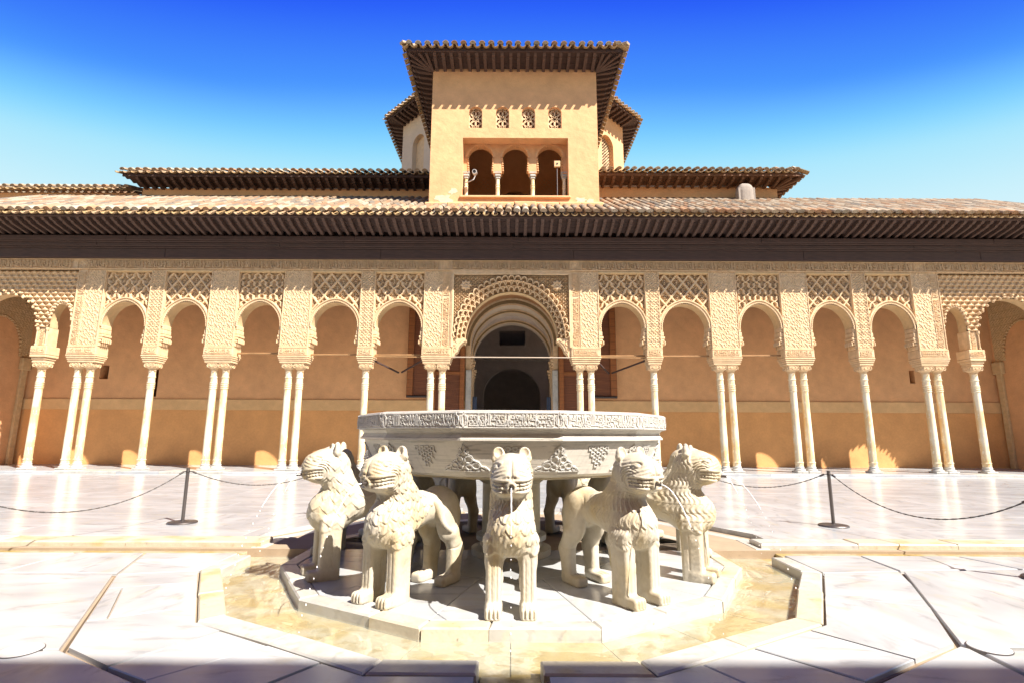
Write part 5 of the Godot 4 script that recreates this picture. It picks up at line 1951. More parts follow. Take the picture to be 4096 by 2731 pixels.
# the gallery on the near side: its eave shades the paving at the bottom of the view
func south_gallery() -> void:
	var S := thing("south_gallery", "shaded gallery with tiled eave on the near side of the court", "arcade")
	var ye := 9.0
	var ze := 2.22 + ye / 1.728
	var g := Geo.new()
	var sl := deg_to_rad(26.0)
	g.xf = Transform3D(Basis(Vector3.RIGHT, -sl), Vector3(0, ye - 0.06, ze + 0.05))
	g.box(Vector3(0, 0.05, 1.9), Vector3(34, 0.1, 3.8))
	part(S, "roof_boards", g, M.dark_wood)
	var fa := Geo.new()
	fa.box(Vector3(0, ye + 0.02, ze + 0.02), Vector3(34, 0.16, 0.05), 0.01)
	part(S, "fascia", fa, M.dark_wood)
	var b := Geo.new()
	b.box(Vector3(0, 6.6, ze + 1.1), Vector3(34, 5.1, 0.4))
	part(S, "upper_wall", b, M.plaster)
	var w := Geo.new()
	w.box(Vector3(0, 5.3, ze + 3.3), Vector3(34, 10.6, 0.3))
	part(S, "wall", w, M.plaster)
	for k in 12:
		var c := Geo.new()
		var x := -13.2 + 2.4 * k
		c.lathe([V(0.12, 0), V(0.12, 0.1), V(0.085, 0.15), V(0.08, 2.4), V(0.15, 2.6), V(0.15, 2.7)], 16, Vector3(x, 0, ze + 1.1))
		c.box(Vector3(x, 3.4, ze + 1.1), Vector3(0.5, 1.4, 0.38), 0.01)
		part(S, "column", c, M.column)

# ---------------------------------------------------------------- the fountain basin
func fountain() -> void:
	var B := thing("fountain_basin", "great twelve-sided white marble fountain basin carved with verses and knots", "fountain", Vector3(0, 0.70, 0))
	B.scale = Vector3(1.012, 1.0, 1.012)
	# outline: radius of the corners and height over the underside
	var prof := [[0.30, 0.012], [0.95, 0.0], [1.135, 0.012], [1.165, 0.03], [1.172, 0.05], [1.235, 0.235], [1.238, 0.250], [1.272, 0.254], [1.272, 0.268], [1.262, 0.275], [1.248, 0.300], [1.262, 0.322], [1.292, 0.330], [1.298, 0.336], [1.298, 0.432], [1.292, 0.445], [1.262, 0.452], [1.16, 0.452], [1.14, 0.44], [1.10, 0.25], [0.9, 0.16], [0.0, 0.14]]
	var g := Geo.new()
	for k in 12:
		for q in prof.size() - 1:
			var a := ring_pts(prof[q][0], k)
			var b := ring_pts(prof[q][0], k + 1)
			var c := ring_pts(prof[q + 1][0], k + 1)
			var d := ring_pts(prof[q + 1][0], k)
			var t := Vector2(prof[q + 1][0] - prof[q][0], prof[q + 1][1] - prof[q][1]).normalized()
			var m := (a + b).normalized()
			var out := Vector3(m.x * t.y, -t.x, m.y * t.y)
			g.quad(Vector3(a.x, prof[q][1], a.y), Vector3(b.x, prof[q][1], b.y), Vector3(c.x, prof[q + 1][1], c.y), Vector3(d.x, prof[q + 1][1], d.y), out)
	part(B, "bowl", g, M.basin)
	var rim := Geo.new()
	var skirt := Geo.new()
	for k in 12:
		var a := ring_pts(1.0, k)
		var b := ring_pts(1.0, k + 1)
		var m := ((a + b) * 0.5)
		var ux := Vector3((b - a).normalized().x, 0, (b - a).normalized().y)
		var half := (b - a).length() * 0.5
		# two panels of verse divided by a knot over each corner
		var w := 2.0 * half * 1.298
		var o := Vector3(a.x, 0, a.y) * 1.298 + Vector3(0, 0.3375, 0)
		var v := Geo.new()
		v.strokes(verse((w - 0.12) / 0.088, 100 + k * 13), o + ux * 0.06 + Vector3(0, 0.005, 0), ux, Vector3.UP, 0.088, 0.088, 0.010, 0.0055)
		v.strokes([[V(0.0, 0.0), V(w, 0.0)], [V(0.0, 0.095), V(w, 0.095)], arc(0.028, 0.048, 0.024, 0.036, 0, 360, 8), arc(w - 0.028, 0.048, 0.024, 0.036, 0, 360, 8), arc(0.028, 0.048, 0.011, 0.05, 0, 360, 8), arc(w - 0.028, 0.048, 0.011, 0.05, 0, 360, 8)], o, ux, Vector3.UP, 1, 1, 0.009, 0.0055)
		part(B, "verse_panel", v, M.basin_carved)
		# knot triangle in the middle of each side of the body
		var fa := Vector3(a.x, 0, a.y)
		var base := (Vector3(a.x, 0, a.y) + Vector3(b.x, 0, b.y)) * 0.5
		var up := (base * (1.235 - 1.172) + Vector3(0, 0.185, 0)).normalized()
		var mid := base * 1.172 + Vector3(0, 0.05, 0)
		var kn := Geo.new()
		var lines := []
		var cell := 0.046
		for row in 4:
			var n := 4 - row
			if n < 1:
				n = 1
			for c in n:
				var cx := (c - (n - 1) * 0.5) * cell
				var cy := 0.160 - row * cell * 0.86
				lines.append(arc(cx, cy, cell * 0.38, cell * 0.38, 45, 405, 4))
				if c < n - 1:
					lines.append([V(cx + cell * 0.3, cy), V(cx + cell * 0.7, cy)])
				if row < 3:
					lines.append([V(cx, cy - cell * 0.3), V(cx + cell * 0.5, cy - cell * 0.65)])
		kn.strokes(lines, mid + base.normalized() * 0.0, ux, up, 1, 1, 0.0095, 0.0075)
		part(B, "knot_relief", kn, M.basin_carved)
		# palmette folded round each corner
		for side in [-1.0, 1.0]:
			var pa := Geo.new()
			var co := (Vector3(a.x, 0, a.y) if side > 0 else Vector3(b.x, 0, b.y)) * 1.172 + Vector3(0, 0.05, 0) + (Vector3(a.x, 0, a.y) if side > 0 else Vector3(b.x, 0, b.y)) * 0.0
			var cu := ((Vector3(a.x, 0, a.y) if side > 0 else Vector3(b.x, 0, b.y)) * (1.235 - 1.172) + Vector3(0, 0.185, 0)).normalized()
			var dir: Vector3 = ux * side
			var ls := [[V(0.0, 0.185), V(0.028, 0.15), V(0.022, 0.125), V(0.052, 0.11), V(0.06, 0.082), V(0.095, 0.066), V(0.108, 0.04), V(0.15, 0.022), V(0.165, 0.006), V(0.0, 0.006)], arc(0.022, 0.145, 0.013, 0.018, 0, 360, 8), arc(0.030, 0.085, 0.024, 0.024, -120, 200, 9), arc(0.075, 0.042, 0.024, 0.020, -160, 160, 9), arc(0.03, 0.035, 0.02, 0.018, 0, 330, 8), arc(0.125, 0.024, 0.018, 0.012, -150, 150, 7)]
			var unused_ := [arc(0.025, 0.165, 0.02, 0.024, 160, -60, 6), [V(0.002, 0.182), V(0.02, 0.13), V(0.004, 0.10)], arc(0.035, 0.125, 0.024, 0.02, 150, -150, 8), arc(0.058, 0.088, 0.026, 0.022, 170, -140, 8), arc(0.092, 0.05, 0.028, 0.024, 170, -120, 8), arc(0.125, 0.024, 0.024, 0.018, 170, -90, 7), [V(0.145, 0.008), V(0.0, 0.008)], arc(0.022, 0.06, 0.02, 0.024, 0, 360, 8), arc(0.03, 0.03, 0.03, 0.014, 20, 330, 7), arc(0.07, 0.032, 0.02, 0.014, 0, 330, 7), [V(0.0, 0.10), V(0.03, 0.09), V(0.05, 0.06)]]
			if side < 0:
				pa.strokes(ls.map(func(l): return l.map(func(q): return V(-q.x, q.y))), co, -dir, cu, 1, 1, 0.012, 0.009)
			else:
				pa.strokes(ls, co, dir, cu, 1, 1, 0.012, 0.009)
			part(B, "palmette_relief", pa, M.basin_carved)
	var rust := Geo.new()
	rust.lathe([V(0.0, -0.018), V(0.98, -0.018), V(1.0, -0.012), V(1.0, 0.004)], 12)
	var ru := part(B, "bed_slab", rust, M.kerb)
	ru.rotation.y = PI / 12
	var wg := Geo.new()
	wg.lathe([V(1.11, 0.425), V(0.0, 0.4251)], 12)
	var P := thing("fountain_pillar", "stout central marble pillar carrying the basin behind the front lion", "pillar")
	var pg := Geo.new()
	pg.lathe([V(0.34, 0), V(0.34, 0.05), V(0.27, 0.07), V(0.25, 0.1), V(0.25, 0.58), V(0.30, 0.62), V(0.38, 0.69)], 28)
	part(P, "shaft", pg, M.kerb)
	var pb := Geo.new()
	pb.lathe([V(0.30, 0.12), V(0.30, 0.16), V(0.252, 0.17)], 28)
	part(P, "collar", pb, M.kerb_pale)

# ---------------------------------------------------------------- lions
const LC := 0.005
const LNX := 39
const LNY := 189
const LNZ := 178
const LO := Vector3(-0.0025, -0.004, -0.825)
var lp_kind := PackedInt32Array()
var lp_a := PackedVector3Array()
var lp_b := PackedVector3Array()
var lp_r := PackedFloat32Array()
var lp_s := PackedFloat32Array()
var lp_k := PackedFloat32Array()
var slabs := []
var flags := []

func ell(c: Vector3, r: Vector3, k := 0.03) -> void:
	lp_kind.append(0); lp_a.append(c); lp_b.append(r); lp_r.append(0.0); lp_s.append(0.0); lp_k.append(k)

func bone(a: Vector3, b: Vector3, ra: float, rb: float, k := 0.03) -> void:
	lp_kind.append(1); lp_a.append(a); lp_b.append(b); lp_r.append(ra); lp_s.append(rb); lp_k.append(k)

func rbox(c: Vector3, h: Vector3, r: float, k := 0.03) -> void:
	lp_kind.append(2); lp_a.append(c); lp_b.append(h); lp_r.append(r); lp_s.append(0.0); lp_k.append(k)

func prim(i: int, p: Vector3) -> float:
	var kd := lp_kind[i]
	if kd == 0:
		var r := lp_b[i]
		var q := p - lp_a[i]
		var k0 := (q / r).length()
		var k1 := (q / (r * r)).length()
		return k0 * (k0 - 1.0) / maxf(k1, 1e-6)
	if kd == 1:
		var ba := lp_b[i] - lp_a[i]
		var pa := p - lp_a[i]
		var t := clampf(pa.dot(ba) / ba.dot(ba), 0.0, 1.0)
		return (pa - ba * t).length() - lerpf(lp_r[i], lp_s[i], t)
	var q2 := (p - lp_a[i]).abs() - lp_b[i] + Vector3.ONE * lp_r[i]
	return Vector3(maxf(q2.x, 0), maxf(q2.y, 0), maxf(q2.z, 0)).length() + minf(maxf(q2.x, maxf(q2.y, q2.z)), 0.0) - lp_r[i]

func field(p: Vector3, list: PackedInt32Array) -> float:
	p.x = absf(p.x)
	var d := 1.0
	for i in list:
		var e := prim(i, p)
		var k := lp_k[i]
		var h := maxf(k - absf(d - e), 0.0) / k
		d = minf(d, e) - h * h * k * 0.25
	# hollow of the ears and the arch between the forelegs
	if p.y > 0.82:
		var q := (p - Vector3(0.078, 0.895, -0.178)) / Vector3(0.026, 0.032, 0.018)
		d = maxf(d, -(q.length() - 1.0) * 0.018)
	return d

func lion_slab(s: int) -> void:
	var vals := PackedFloat32Array()
	vals.resize(8 * LNX * LNY)
	vals.fill(1.0)
	var fl := PackedByteArray()
	var bx := (LNX + 7) / 8
	var by := (LNY + 7) / 8
	fl.resize(bx * by)
	var all := PackedInt32Array(range(lp_kind.size()))
	for J in by:
		for I in bx:
			var c := LO + Vector3(I * 8 + 3.5, J * 8 + 3.5, s * 8 + 3.5) * LC
			var d := field(c, all)
			var near := absf(d) < 0.052
			var list := PackedInt32Array()
			if near:
				fl[J * bx + I] = 1
				var ca := c
				for i in lp_kind.size():
					if prim(i, ca) < d + 0.11:
						list.append(i)
			for k in 8:
				if s * 8 + k >= LNZ:
					break
				for j in range(J * 8, mini(J * 8 + 8, LNY)):
					var row := (k * LNY + j) * LNX
					for i in range(I * 8, mini(I * 8 + 8, LNX)):
						vals[row + i] = field(LO + Vector3(i, j, s * 8 + k) * LC, list) if near else d
	slabs[s] = vals
	flags[s] = fl

var lion_v := PackedVector3Array()
var lion_i := PackedInt32Array()
var lion_n := PackedVector3Array()
var lion_out := []

func lion_base() -> void:
	# head: drum of a skull, blunt muzzle, ears
	ell(Vector3(0, 0.770, -0.150), Vector3(0.118, 0.118, 0.140), 0.02)
	rbox(Vector3(0, 0.728, -0.085), Vector3(0.105, 0.082, 0.088), 0.066, 0.05)
	rbox(Vector3(0, 0.775, -0.090), Vector3(0.076, 0.068, 0.092), 0.055, 0.03)
	ell(Vector3(0.078, 0.872, -0.200), Vector3(0.040, 0.050, 0.028), 0.012)
	# neck, chest, trunk
	bone(Vector3(0, 0.75, -0.215), Vector3(0, 0.56, -0.22), 0.096, 0.116, 0.05)
	bone(Vector3(0, 0.62, -0.27), Vector3(0, 0.50, -0.33), 0.105, 0.112, 0.06)
	ell(Vector3(0, 0.445, -0.175), Vector3(0.134, 0.150, 0.172), 0.05)
	bone(Vector3(0, 0.495, -0.33), Vector3(0, 0.515, -0.64), 0.112, 0.104, 0.06)
	ell(Vector3(0, 0.495, -0.665), Vector3(0.122, 0.138, 0.124), 0.05)
	# forelegs: upright and square, joined to the chest
	rbox(Vector3(0.099, 0.20, -0.150), Vector3(0.044, 0.22, 0.072), 0.024, 0.03)
	rbox(Vector3(0.098, 0.032, -0.085), Vector3(0.047, 0.036, 0.083), 0.024, 0.02)
	bone(Vector3(0.088, 0.37, -0.17), Vector3(0.096, 0.28, -0.155), 0.062, 0.048, 0.04)
	# hind legs: haunch, shank, hock, paw
	ell(Vector3(0.085, 0.43, -0.655), Vector3(0.058, 0.170, 0.118), 0.03)
	bone(Vector3(0.10, 0.33, -0.665), Vector3(0.100, 0.215, -0.735), 0.058, 0.044, 0.03)
	bone(Vector3(0.100, 0.215, -0.742), Vector3(0.100, 0.06, -0.705), 0.043, 0.038, 0.03)
	rbox(Vector3(0.100, 0.15, -0.70), Vector3(0.035, 0.13, 0.05), 0.025, 0.03)
	rbox(Vector3(0.100, 0.029, -0.640), Vector3(0.046, 0.033, 0.100), 0.024, 0.02)
	var ns := (LNZ + 7) / 8
	slabs.resize(ns)
	flags.resize(ns)
	var id := WorkerThreadPool.add_group_task(lion_slab, ns)
	WorkerThreadPool.wait_for_group_task_completion(id)
	var val := PackedFloat32Array()
	for s in ns:
		val.append_array(slabs[s])
	var sy := LNX
	var sz := LNX * LNY
	var corner := [0, 1, sy, sy + 1, sz, sz + 1, sz + sy, sz + sy + 1]
	var cpos := [Vector3(0, 0, 0), Vector3(1, 0, 0), Vector3(0, 1, 0), Vector3(1, 1, 0), Vector3(0, 0, 1), Vector3(1, 0, 1), Vector3(0, 1, 1), Vector3(1, 1, 1)]
	var edges := [[0, 1], [2, 3], [4, 5], [6, 7], [0, 2], [1, 3], [4, 6], [5, 7], [0, 4], [1, 5], [2, 6], [3, 7]]
	var ids := PackedInt32Array()
	ids.resize(val.size())
	ids.fill(-1)
	var col0 := PackedByteArray()
	var cells := PackedInt32Array()
	for k in LNZ - 1:
		for j in LNY - 1:
			var row := (k * LNY + j) * LNX
			for i in LNX - 1:
				var q := row + i
				var s0 := val[q] < 0.0
				if absf(val[q]) > 0.016:
					continue
				if (val[q + 1] < 0.0) == s0 and (val[q + sy] < 0.0) == s0 and (val[q + sy + 1] < 0.0) == s0 and (val[q + sz] < 0.0) == s0 and (val[q + sz + 1] < 0.0) == s0 and (val[q + sz + sy] < 0.0) == s0 and (val[q + sz + sy + 1] < 0.0) == s0:
					continue
				var sum := Vector3.ZERO
				var cnt := 0
				for e in edges:
					var a: float = val[q + corner[e[0]]]
					var b: float = val[q + corner[e[1]]]
					if (a < 0.0) != (b < 0.0):
						sum += (cpos[e[0]] as Vector3).lerp(cpos[e[1]], a / (a - b))
						cnt += 1
				ids[q] = lion_v.size()
				lion_v.append(LO + (Vector3(i, j, k) + sum / cnt) * LC)
				col0.append(1 if i == 0 else 0)
				cells.append(q)
	var half := lion_v.size()
	var twin := PackedInt32Array()
	twin.resize(half)
	for i in half:
		if col0[i]:
			lion_v[i] = Vector3(0, lion_v[i].y, lion_v[i].z)
			twin[i] = i
		else:
			twin[i] = lion_v.size()
			lion_v.append(lion_v[i] * Vector3(-1, 1, 1))
	for c in cells:
		var i := c % LNX
		var ax := [1, sy, sz]
		for a in 3:
			var d0: int = ax[a]
			var d1: int = ax[(a + 1) % 3]
			var d2: int = ax[(a + 2) % 3]
			if c - d1 - d2 < 0:
				continue
			if i == 0 and a != 0:
				continue
			var va := val[c] < 0.0
			if va == (val[c + d0] < 0.0):
				continue
			var p := ids[c]
			var q := ids[c - d1]
			var r := ids[c - d1 - d2]
			var t := ids[c - d2]
			if p < 0 or q < 0 or r < 0 or t < 0:
				continue
			# outward is along +a when the inside is at c; front faces run clockwise
			if va:
				lion_i.append_array([p, r, q, p, t, r])
				lion_i.append_array([twin[p], twin[q], twin[r], twin[p], twin[r], twin[t]])
			else:
				lion_i.append_array([p, q, r, p, r, t])
				lion_i.append_array([twin[p], twin[r], twin[q], twin[p], twin[t], twin[r]])
	lion_n = normals_of(lion_v, lion_i)

func normals_of(v: PackedVector3Array, ix: PackedInt32Array) -> PackedVector3Array:
	var n := PackedVector3Array()
	n.resize(v.size())
	for t in range(0, ix.size(), 3):
		var a := ix[t]
		var b := ix[t + 1]
		var c := ix[t + 2]
		var g := (v[c] - v[a]).cross(v[b] - v[a])
		n[a] += g
		n[b] += g
		n[c] += g
	for i in n.size():
		n[i] = n[i].normalized()
	return n

func lion_carving(p: Vector3, n: Vector3, kind: int) -> float:
	var x := absf(p.x)
	var y := p.y
	var z := p.z
	var out := 0.0
	var zb := -0.178 + (0.87 - y) * 0.24
	var face := smoothstep(-0.012, 0.006, z - zb) * smoothstep(0.605, 0.625, y + z * 0.12)
	if face > 0.0 and y > 0.58:
		# mouth with two rows of teeth
		var f := 0.0
		var ph := atan2(x, z + 0.13)
		var my := 0.708 + 0.010 * smoothstep(0.4, 1.2, ph)
		var dy := y - my
		var span := smoothstep(1.42, 1.28, ph) * smoothstep(0.16, 0.22, ph)
		var mouth := smoothstep(0.028, 0.020, absf(dy)) * span
		if mouth > 0.0:
			var tu := absf(fposmod(ph * 0.115 / 0.0185, 1.0) - 0.5) * 2.0
			var tooth := smoothstep(1.0, 0.80, tu) * smoothstep(0.0015, 0.005, absf(dy)) * smoothstep(0.0225, 0.017, absf(dy))
			f += mouth * (-0.012 + 0.010 * tooth)
		# lips
		f += 0.006 * exp(-pow((absf(dy) - 0.034) / 0.008, 2)) * smoothstep(1.5, 1.3, ph)
		# creases running round the corner of the mouth
		var d := Vector2(z + 0.085, dy * 1.05).length()
		if x > 0.045 and mouth < 0.5:
			var wgt := smoothstep(0.034, 0.050, d) * smoothstep(0.112, 0.09, d) * smoothstep(-0.01, -0.06, z + 0.02)
			f += 0.0050 * wgt * sin(d * TAU / 0.0165)
		# spout boss under the nose
		var e := Vector2(p.x, y - 0.706).length()
		if z > -0.05:
			f += 0.012 * smoothstep(0.036, 0.024, e) - 0.008 * smoothstep(0.016, 0.012, e)
			# nose: parted by a groove, nostrils
			f += -0.008 * smoothstep(0.007, 0.003, x) * smoothstep(0.735, 0.75, y) * smoothstep(0.86, 0.83, y)
			f += 0.008 * exp(-(pow((x - 0.026) / 0.018, 2) + pow((y - 0.768) / 0.016, 2)))
			f -= 0.008 * exp(-(pow((x - 0.018) / 0.007, 2) + pow((y - 0.755) / 0.006, 2)))
		# whisker strands drawn back from the nose over the cheek
		var wk := smoothstep(0.745, 0.76, y) * smoothstep(0.86, 0.83, y) * smoothstep(0.02, 0.045, x)
		f += 0.0019 * wk * sin((y - 0.5 * (z + 0.05) * 0.3 + 0.25 * x) * TAU / 0.021)
		# eye under the brow
		var ey := Vector2((z + 0.062) / 0.026, (y - 0.812) / 0.013).length()
		if x > 0.05:
			f += 0.007 * smoothstep(1.0, 0.6, ey) - 0.005 * exp(-pow((ey - 1.25) / 0.22, 2)) + 0.006 * exp(-pow((y - 0.838 + 0.2 * absf(z + 0.06)) / 0.008, 2)) * smoothstep(0.05, 0.03, absf(z + 0.062))
		out += f * face
	# mane
	var low := 0.328 + maxf(0.0, -z - 0.20) * 0.86 + 0.012 * sin(x * 60.0 + z * 45.0)
	var mane := (1.0 - face) * smoothstep(-0.008, 0.008, y - low) * smoothstep(-0.50, -0.47, z) * smoothstep(0.875, 0.855, y - 0.1 * (z + 0.2))
	if mane > 0.0:
		var u := atan2(p.x, z + 0.21) * 0.155
		var h := 0.062
		var w := 0.060
		var ns := 3.0
		var amp := 0.0095
		var yy := y
		match kind:
			1:
				h = 0.078; w = 0.088; ns = 2.0; amp = 0.0075
				yy += 0.25 * u
			2:
				h = 0.058; w = 0.048; ns = 2.0
				yy += 0.012 * sin(u * 45.0)
				u += 0.012 * sin(y * 40.0)
			3:
				h = 0.088; w = 0.036; ns = 2.0; amp = 0.0075
				u += 0.010 * sin(y * 55.0)
			4:
				h = 0.056; w = 0.105; ns = 4.0; amp = 0.0075
		var row := floorf(yy / h)
		var v := yy / h - row
		var uu := fposmod(u / w + 0.5 * fposmod(row, 2.0) + 0.13 * sin(row * 5.1), 1.0) - 0.5
		var e := (0.55 * pow(absf(2.0 * uu), 2.0)) if kind != 1 else (0.50 * absf(2.0 * uu) + 0.1 * uu)
		if kind == 4:
			e = 0.25 + 0.25 * sin(uu * TAU)
		var k := 0.0
		if v > e:
			var vv := (v - e) / maxf(1.0 - e, 0.05)
			k = (1.0 - 0.75 * vv) * smoothstep(0.0, 0.07, v - e)
			k += 0.34 * cos((uu * (1.0 - 0.35 * v) + 0.06 * sin(v * 5.0)) * TAU * ns) * smoothstep(0.0, 0.2, v - e)
		else:
			k = 0.25 + 0.18 * cos((uu + 0.5) * TAU * ns)
		if kind == 4:
			var sw := 1.0 if fposmod(row, 2.0) < 0.5 else -1.0
			k = (0.55 + 0.45 * sin((u / 0.019 + sw * 1.1 * sin(v * PI)) * PI)) * smoothstep(0.0, 0.18, v) + 0.3 * (1.0 - v)
		out += mane * (0.002 + 0.85 * amp * k)
	# toes, flutes down the legs
	if y < 0.075:
		var px := x - 0.098
		var front := z > -0.13 or (z < -0.55 and z > -0.70)
		if front and n.y > -0.4:
			out -= 0.013 * pow(absf(sin((px / 0.096 + 0.5) * PI * 4.0 + PI / 2)), 10.0) * smoothstep(0.075, 0.05, y) * (1.0 if absf(px) < 0.040 else 0.0)
	elif y < 0.33 and z > -0.25:
		out -= 0.0045 * (ridge(x - 0.080, 0.006) + ridge(x - 0.110, 0.006)) * smoothstep(0.33, 0.28, y) * smoothstep(0.2, 0.6, n.z)
		out -= 0.004 * ridge(z + 0.165, 0.008) * smoothstep(0.5, 0.9, absf(n.x)) * smoothstep(0.33, 0.28, y)
	# contour of the haunch
	if z < -0.42 and y > 0.22:
		var d2 := Vector2((z + 0.645) / 0.16, (y - 0.42) / 0.20).length()
		out -= 0.0045 * ridge(d2 - 1.0, 0.07) * smoothstep(0.06, 0.1, x)
	return out

func lion_variant(kind: int) -> void:
	var v := lion_v.duplicate()
	for i in v.size():
		v[i] = lion_v[i] + lion_n[i] * lion_carving(lion_v[i], lion_n[i], kind)
	var n := normals_of(v, lion_i)
	for i in v.size():
		v[i].z += 0.4 + 0.038 * smoothstep(0.58, 0.70, v[i].y)
	lion_out[kind] = [v, n]

func lions() -> void:
	lion_base()
	lion_out.resize(5)
	var id := WorkerThreadPool.add_group_task(lion_variant, 5)
	WorkerThreadPool.wait_for_group_task_completion(id)
	var meshes := []
	for k in 5:
		var m := ArrayMesh.new()
		var a := []
		a.resize(Mesh.ARRAY_MAX)
		a[Mesh.ARRAY_VERTEX] = lion_out[k][0]
		a[Mesh.ARRAY_NORMAL] = lion_out[k][1]
		a[Mesh.ARRAY_INDEX] = lion_i
		m.add_surface_from_arrays(Mesh.PRIMITIVE_TRIANGLES, a)
		meshes.append(m)
	var tail := Geo.new()
	tail.tube([Vector3(0.10, 0.32, -0.27), Vector3(0.135, 0.345, -0.215), Vector3(0.132, 0.375, -0.175), Vector3(0.120, 0.41, -0.150), Vector3(0.108, 0.455, -0.135), Vector3(0.100, 0.50, -0.115), Vector3(0.095, 0.54, -0.09), Vector3(0.08, 0.56, -0.07)], [0.014, 0.016, 0.017, 0.020, 0.030, 0.036, 0.028, 0.008], 14)
	var tm := tail.mesh()
	var spout := Geo.new()
	spout.tube([Vector3(0, 0.706, 0.43), Vector3(0, 0.706, 0.490)], [0.0095], 14, false)
	spout.tube([Vector3(0, 0.706, 0.490), Vector3(0, 0.706, 0.445)], [0.0065], 14, false)
	var bore := Geo.new()
	bore.tube([Vector3(0, 0.706, 0.445), Vector3(0, 0.706, 0.46)], [0.0066], 10)
	var sm := spout.mesh()
	var bm := bore.mesh()
	var looks := [
		[0, 0, 0, "front stone lion facing the viewer with rounded scale locks on its chest"],
		[330, 2, 1, "stone lion with wavy strand mane and curled tail, just west of the front lion"],
		[300, 1, 0, "stone lion with broad angular mane locks seen in profile at the west end"],
		[30, 3, 2, "stone lion with fine furrowed mane and honey stains, just east of the front lion"],
		[60, 4, 1, "stone lion with curling rows of mane seen in profile at the east end"],
		[270, 2, 2, "stone lion standing sideways behind the west profile lion"],
		[90, 3, 0, "stone lion standing sideways behind the east profile lion"],
		[240, 0, 1, "stone lion facing away to the gallery behind the wavy maned lion"],
		[120, 1, 2, "stone lion facing away to the gallery behind the fine furrowed lion"],
		[210, 4, 0, "shaded stone lion under the far basin rim, west of the pillar"],
		[150, 2, 1, "shaded stone lion under the far basin rim, east of the pillar"],
		[180, 3, 1, "stone lion at the back, hidden behind pillar and front lion"]]
	for l in looks:
		var f := deg_to_rad(l[0])
		var o := thing("stone_lion", l[3], "lion statue", Vector3(sin(f), 0, cos(f)) * 1.275, f, "twelve stone lions carrying the fountain basin")
		put(o, "body", meshes[l[1]], M.lion[l[2]])
		put(o, "tail", tm, M.lion[l[2]])
		var s := put(o, "spout", sm, M.metal)
		put(s, "bore", bm, M.black)

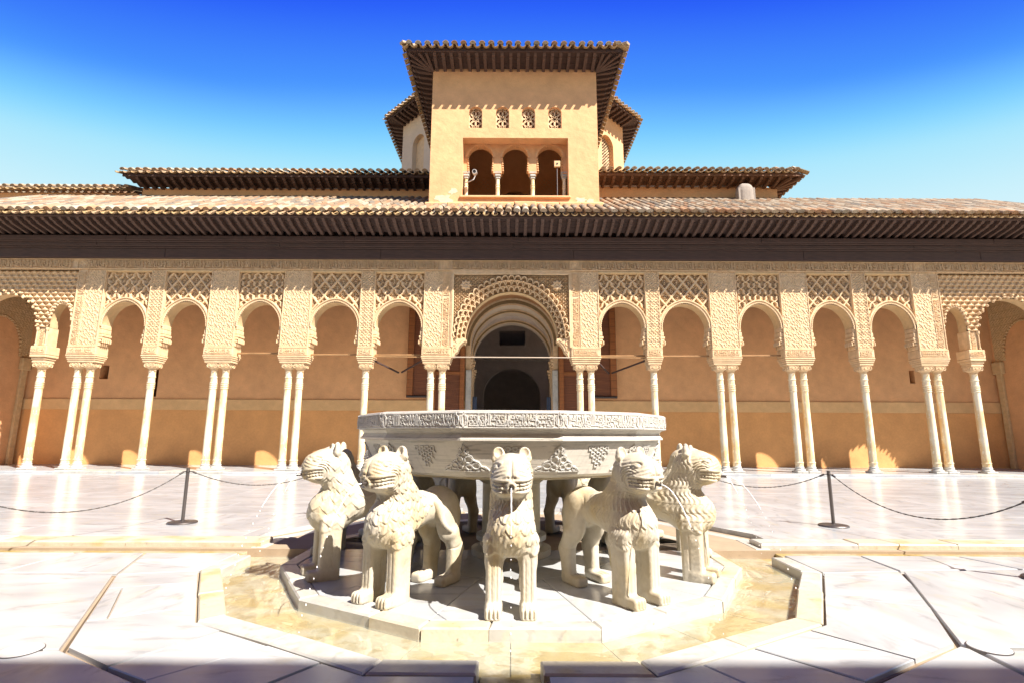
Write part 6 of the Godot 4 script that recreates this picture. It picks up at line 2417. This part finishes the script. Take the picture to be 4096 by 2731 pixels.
# ---------------------------------------------------------------- small things
func small_things() -> void:
	# jets of water from the lions' mouths
	var names := {0: "thin water jet falling from the front lion's mouth", 330: "water jet from the mouth of the wavy maned lion", 300: "water jet arching from the west profile lion", 30: "water jet from the mouth of the fine furrowed lion", 60: "water jet arching from the east profile lion", 270: "faint water jet of the lion behind the west profile lion", 90: "faint water jet of the lion behind the east profile lion"}
	for deg in names:
		var f := deg_to_rad(deg)
		var o := thing("water_jet", names[deg], "water jet", Vector3(sin(f), 0, cos(f)) * 1.275, f, "water jets from the lions' mouths")
		var g := Geo.new()
		var pts := []
		var rad := []
		var p := Vector3(0, 0.706, 0.490)
		var v := Vector3(0, 0.05, 0.85 if deg in [0] else 1.0)
		var k := 0
		var drops := Geo.new()
		while p.y > -0.055:
			if k < 24:
				pts.append(p + Vector3(rng.randf_range(-0.0006, 0.0006), 0, rng.randf_range(-0.0006, 0.0006)))
				rad.append(0.0036 - 0.00005 * k + rng.randf_range(-0.0007, 0.0007))
			elif k % 2 == 0:
				var s := rng.randf_range(0.002, 0.004)
				var c := p + Vector3(rng.randf_range(-0.003, 0.003), rng.randf_range(-0.01, 0.01), rng.randf_range(-0.003, 0.003))
				drops.lathe([V(0, -1.4 * s), V(0.7 * s, -1.0 * s), V(s, 0), V(0.7 * s, 1.1 * s), V(0, 2.2 * s)], 8, c)
			v.y -= 9.8 * 0.009
			p += v * 0.009
			k += 1
		g.tube(pts, rad, 7)
		part(o, "stream", g, M.jet)
		part(o, "drops", drops, M.jet).set_meta("kind", "stuff")
	# barrier posts and their ropes
	var posts := [[-3.51, -1.12, "slim grey barrier post on the paving, west of the lions"], [3.43, -1.1, "slim grey barrier post on the paving, east of the lions"], [-2.12, -1.55, "barrier post hidden behind the west profile lion"], [2.1, -1.55, "barrier post hidden behind the east profile lion"], [3.78, 0.80, "near barrier post beyond the east edge of view"], [-4.35, 0.55, "near barrier post beyond the west edge of view"]]
	for q in posts:
		var gy := 0.045 if q[1] < -0.5 else 0.0
		var o := thing("barrier_post", q[2], "barrier post", Vector3(q[0], gy, q[1]), 0.0, "rope barrier posts round the fountain")
		var b := Geo.new()
		b.lathe([V(0.145, 0.0), V(0.147, 0.008), V(0.140, 0.016), V(0.05, 0.024), V(0.022, 0.03)], 32)
		part(o, "base", b, M.metal)
		var s := Geo.new()
		s.tube([Vector3(0, 0.02, 0), Vector3(0, 0.575, 0)], [0.0175], 16)
		part(o, "post", s, M.metal)
		var h := Geo.new()
		h.tube([Vector3(-0.05, 0.535, 0), Vector3(0.05, 0.535, 0)], [0.005], 8)
		h.lathe([V(0.019, 0.525), V(0.021, 0.53), V(0.021, 0.54), V(0.019, 0.545)], 16)
		part(o, "hook", h, M.dark_metal)
	var ropes := [[5, 0, 0.27, "sagging grey rope from the west post towards the near west edge"], [0, 2, 0.16, "short sagging rope between the west post and the lions"], [1, 3, 0.16, "short sagging rope between the east post and the lions"], [1, 4, 0.27, "sagging grey rope from the east post towards the near east edge"]]
	for r in ropes:
		var a: Array = posts[r[0]]
		var b: Array = posts[r[1]]
		var p0 := Vector3(a[0], 0.535 + (0.045 if a[1] < -0.5 else 0.0), a[1])
		var p1 := Vector3(b[0], 0.535 + (0.045 if b[1] < -0.5 else 0.0), b[1])
		var d := (p1 - p0).normalized()
		p0 += d * 0.045
		p1 -= d * 0.045
		var o := thing("barrier_rope", r[3], "rope", Vector3(p0.x, 0, p0.z), 0.0, "barrier ropes")
		var g := Geo.new()
		for strand in 2:
			var pts := []
			for i in 61:
				var t := i / 60.0
				var c := p0.lerp(p1, t) - Vector3(0, 4.0 * r[2] * t * (1.0 - t), 0) - Vector3(p0.x, 0, p0.z)
				var tw := t * 80.0 + PI * strand
				pts.append(c + Vector3(cos(tw) * 0.0027, sin(tw) * 0.0027, 0))
			g.tube(pts, [0.0037], 7)
		part(o, "strand", g, M.rope)
		var e := Geo.new()
		for q in [[p0, d], [p1, -d]]:
			var c: Vector3 = q[0] - Vector3(p0.x, 0, p0.z)
			e.tube([c, c + (q[1] - Vector3(0, 0.5, 0)).normalized() * 0.045], [0.010], 10)
		part(o, "end_cap", e, M.dark_metal)
	# flush round covers in the near paving
	for q in [[-2.27, 2.07, "round white cover set flush in the near paving, west side"], [2.29, 1.99, "round white cover set flush in the near paving, east side"]]:
		var o := thing("floor_cover", q[2], "floor cover", Vector3(q[0], 0, q[1]), 0.0, "round floor covers")
		var g := Geo.new()
		g.lathe([V(0.085, -0.01), V(0.085, 0.004), V(0.082, 0.006), V(0.0, 0.0065)], 32)
		part(o, "disc", g, M.disc)
		var r := Geo.new()
		r.lathe([V(0.0885, -0.01), V(0.0885, 0.0025), V(0.0855, 0.003), V(0.0855, -0.01)], 32)
		part(o, "ring", r, M.metal)
	# camera and sensor in the tower window
	var cc := thing("security_camera", "white security camera on a curved bracket in the tower window", "camera", Vector3(-1.28, 7.72, -8.62))
	var cb := Geo.new()
	cb.tube([Vector3(-0.02, 0.02, 0), Vector3(0.10, 0.03, 0.05), Vector3(0.22, 0.09, 0.06), Vector3(0.25, 0.20, 0.05)], [0.016], 10)
	part(cc, "bracket", cb, M.white)
	var ch := Geo.new()
	ch.xf = Transform3D(Basis(Vector3.RIGHT, PI / 2 + 0.25), Vector3(0.24, 0.29, 0.06))
	ch.lathe([V(0.0, -0.14), V(0.05, -0.14), V(0.062, -0.11), V(0.066, 0.10), V(0.06, 0.13), V(0.045, 0.13), V(0.045, 0.12)], 20)
	part(cc, "housing", ch, M.white)
	var cl := Geo.new()
	cl.xf = ch.xf
	cl.lathe([V(0.045, 0.121), V(0.0, 0.125)], 16)
	part(cc, "lens", cl, M.black)
	var sb := thing("sensor_box", "small tan sensor box on a thin pole in the tower window", "sensor", Vector3(1.22, 7.30, -8.62))
	var sp := Geo.new()
	sp.tube([Vector3(0, 0, 0), Vector3(0, 0.95, 0)], [0.012], 8)
	part(sb, "pole", sp, M.metal)
	var sx := Geo.new()
	sx.box(Vector3(0, 0.99, 0.01), Vector3(0.17, 0.18, 0.07), 0.01)
	part(sb, "box", sx, M.box_tan)
	var se := Geo.new()
	se.tube([Vector3(0, 0.99, 0.04), Vector3(0, 0.99, 0.055)], [0.025], 14)
	part(sb, "eye", se, M.black)
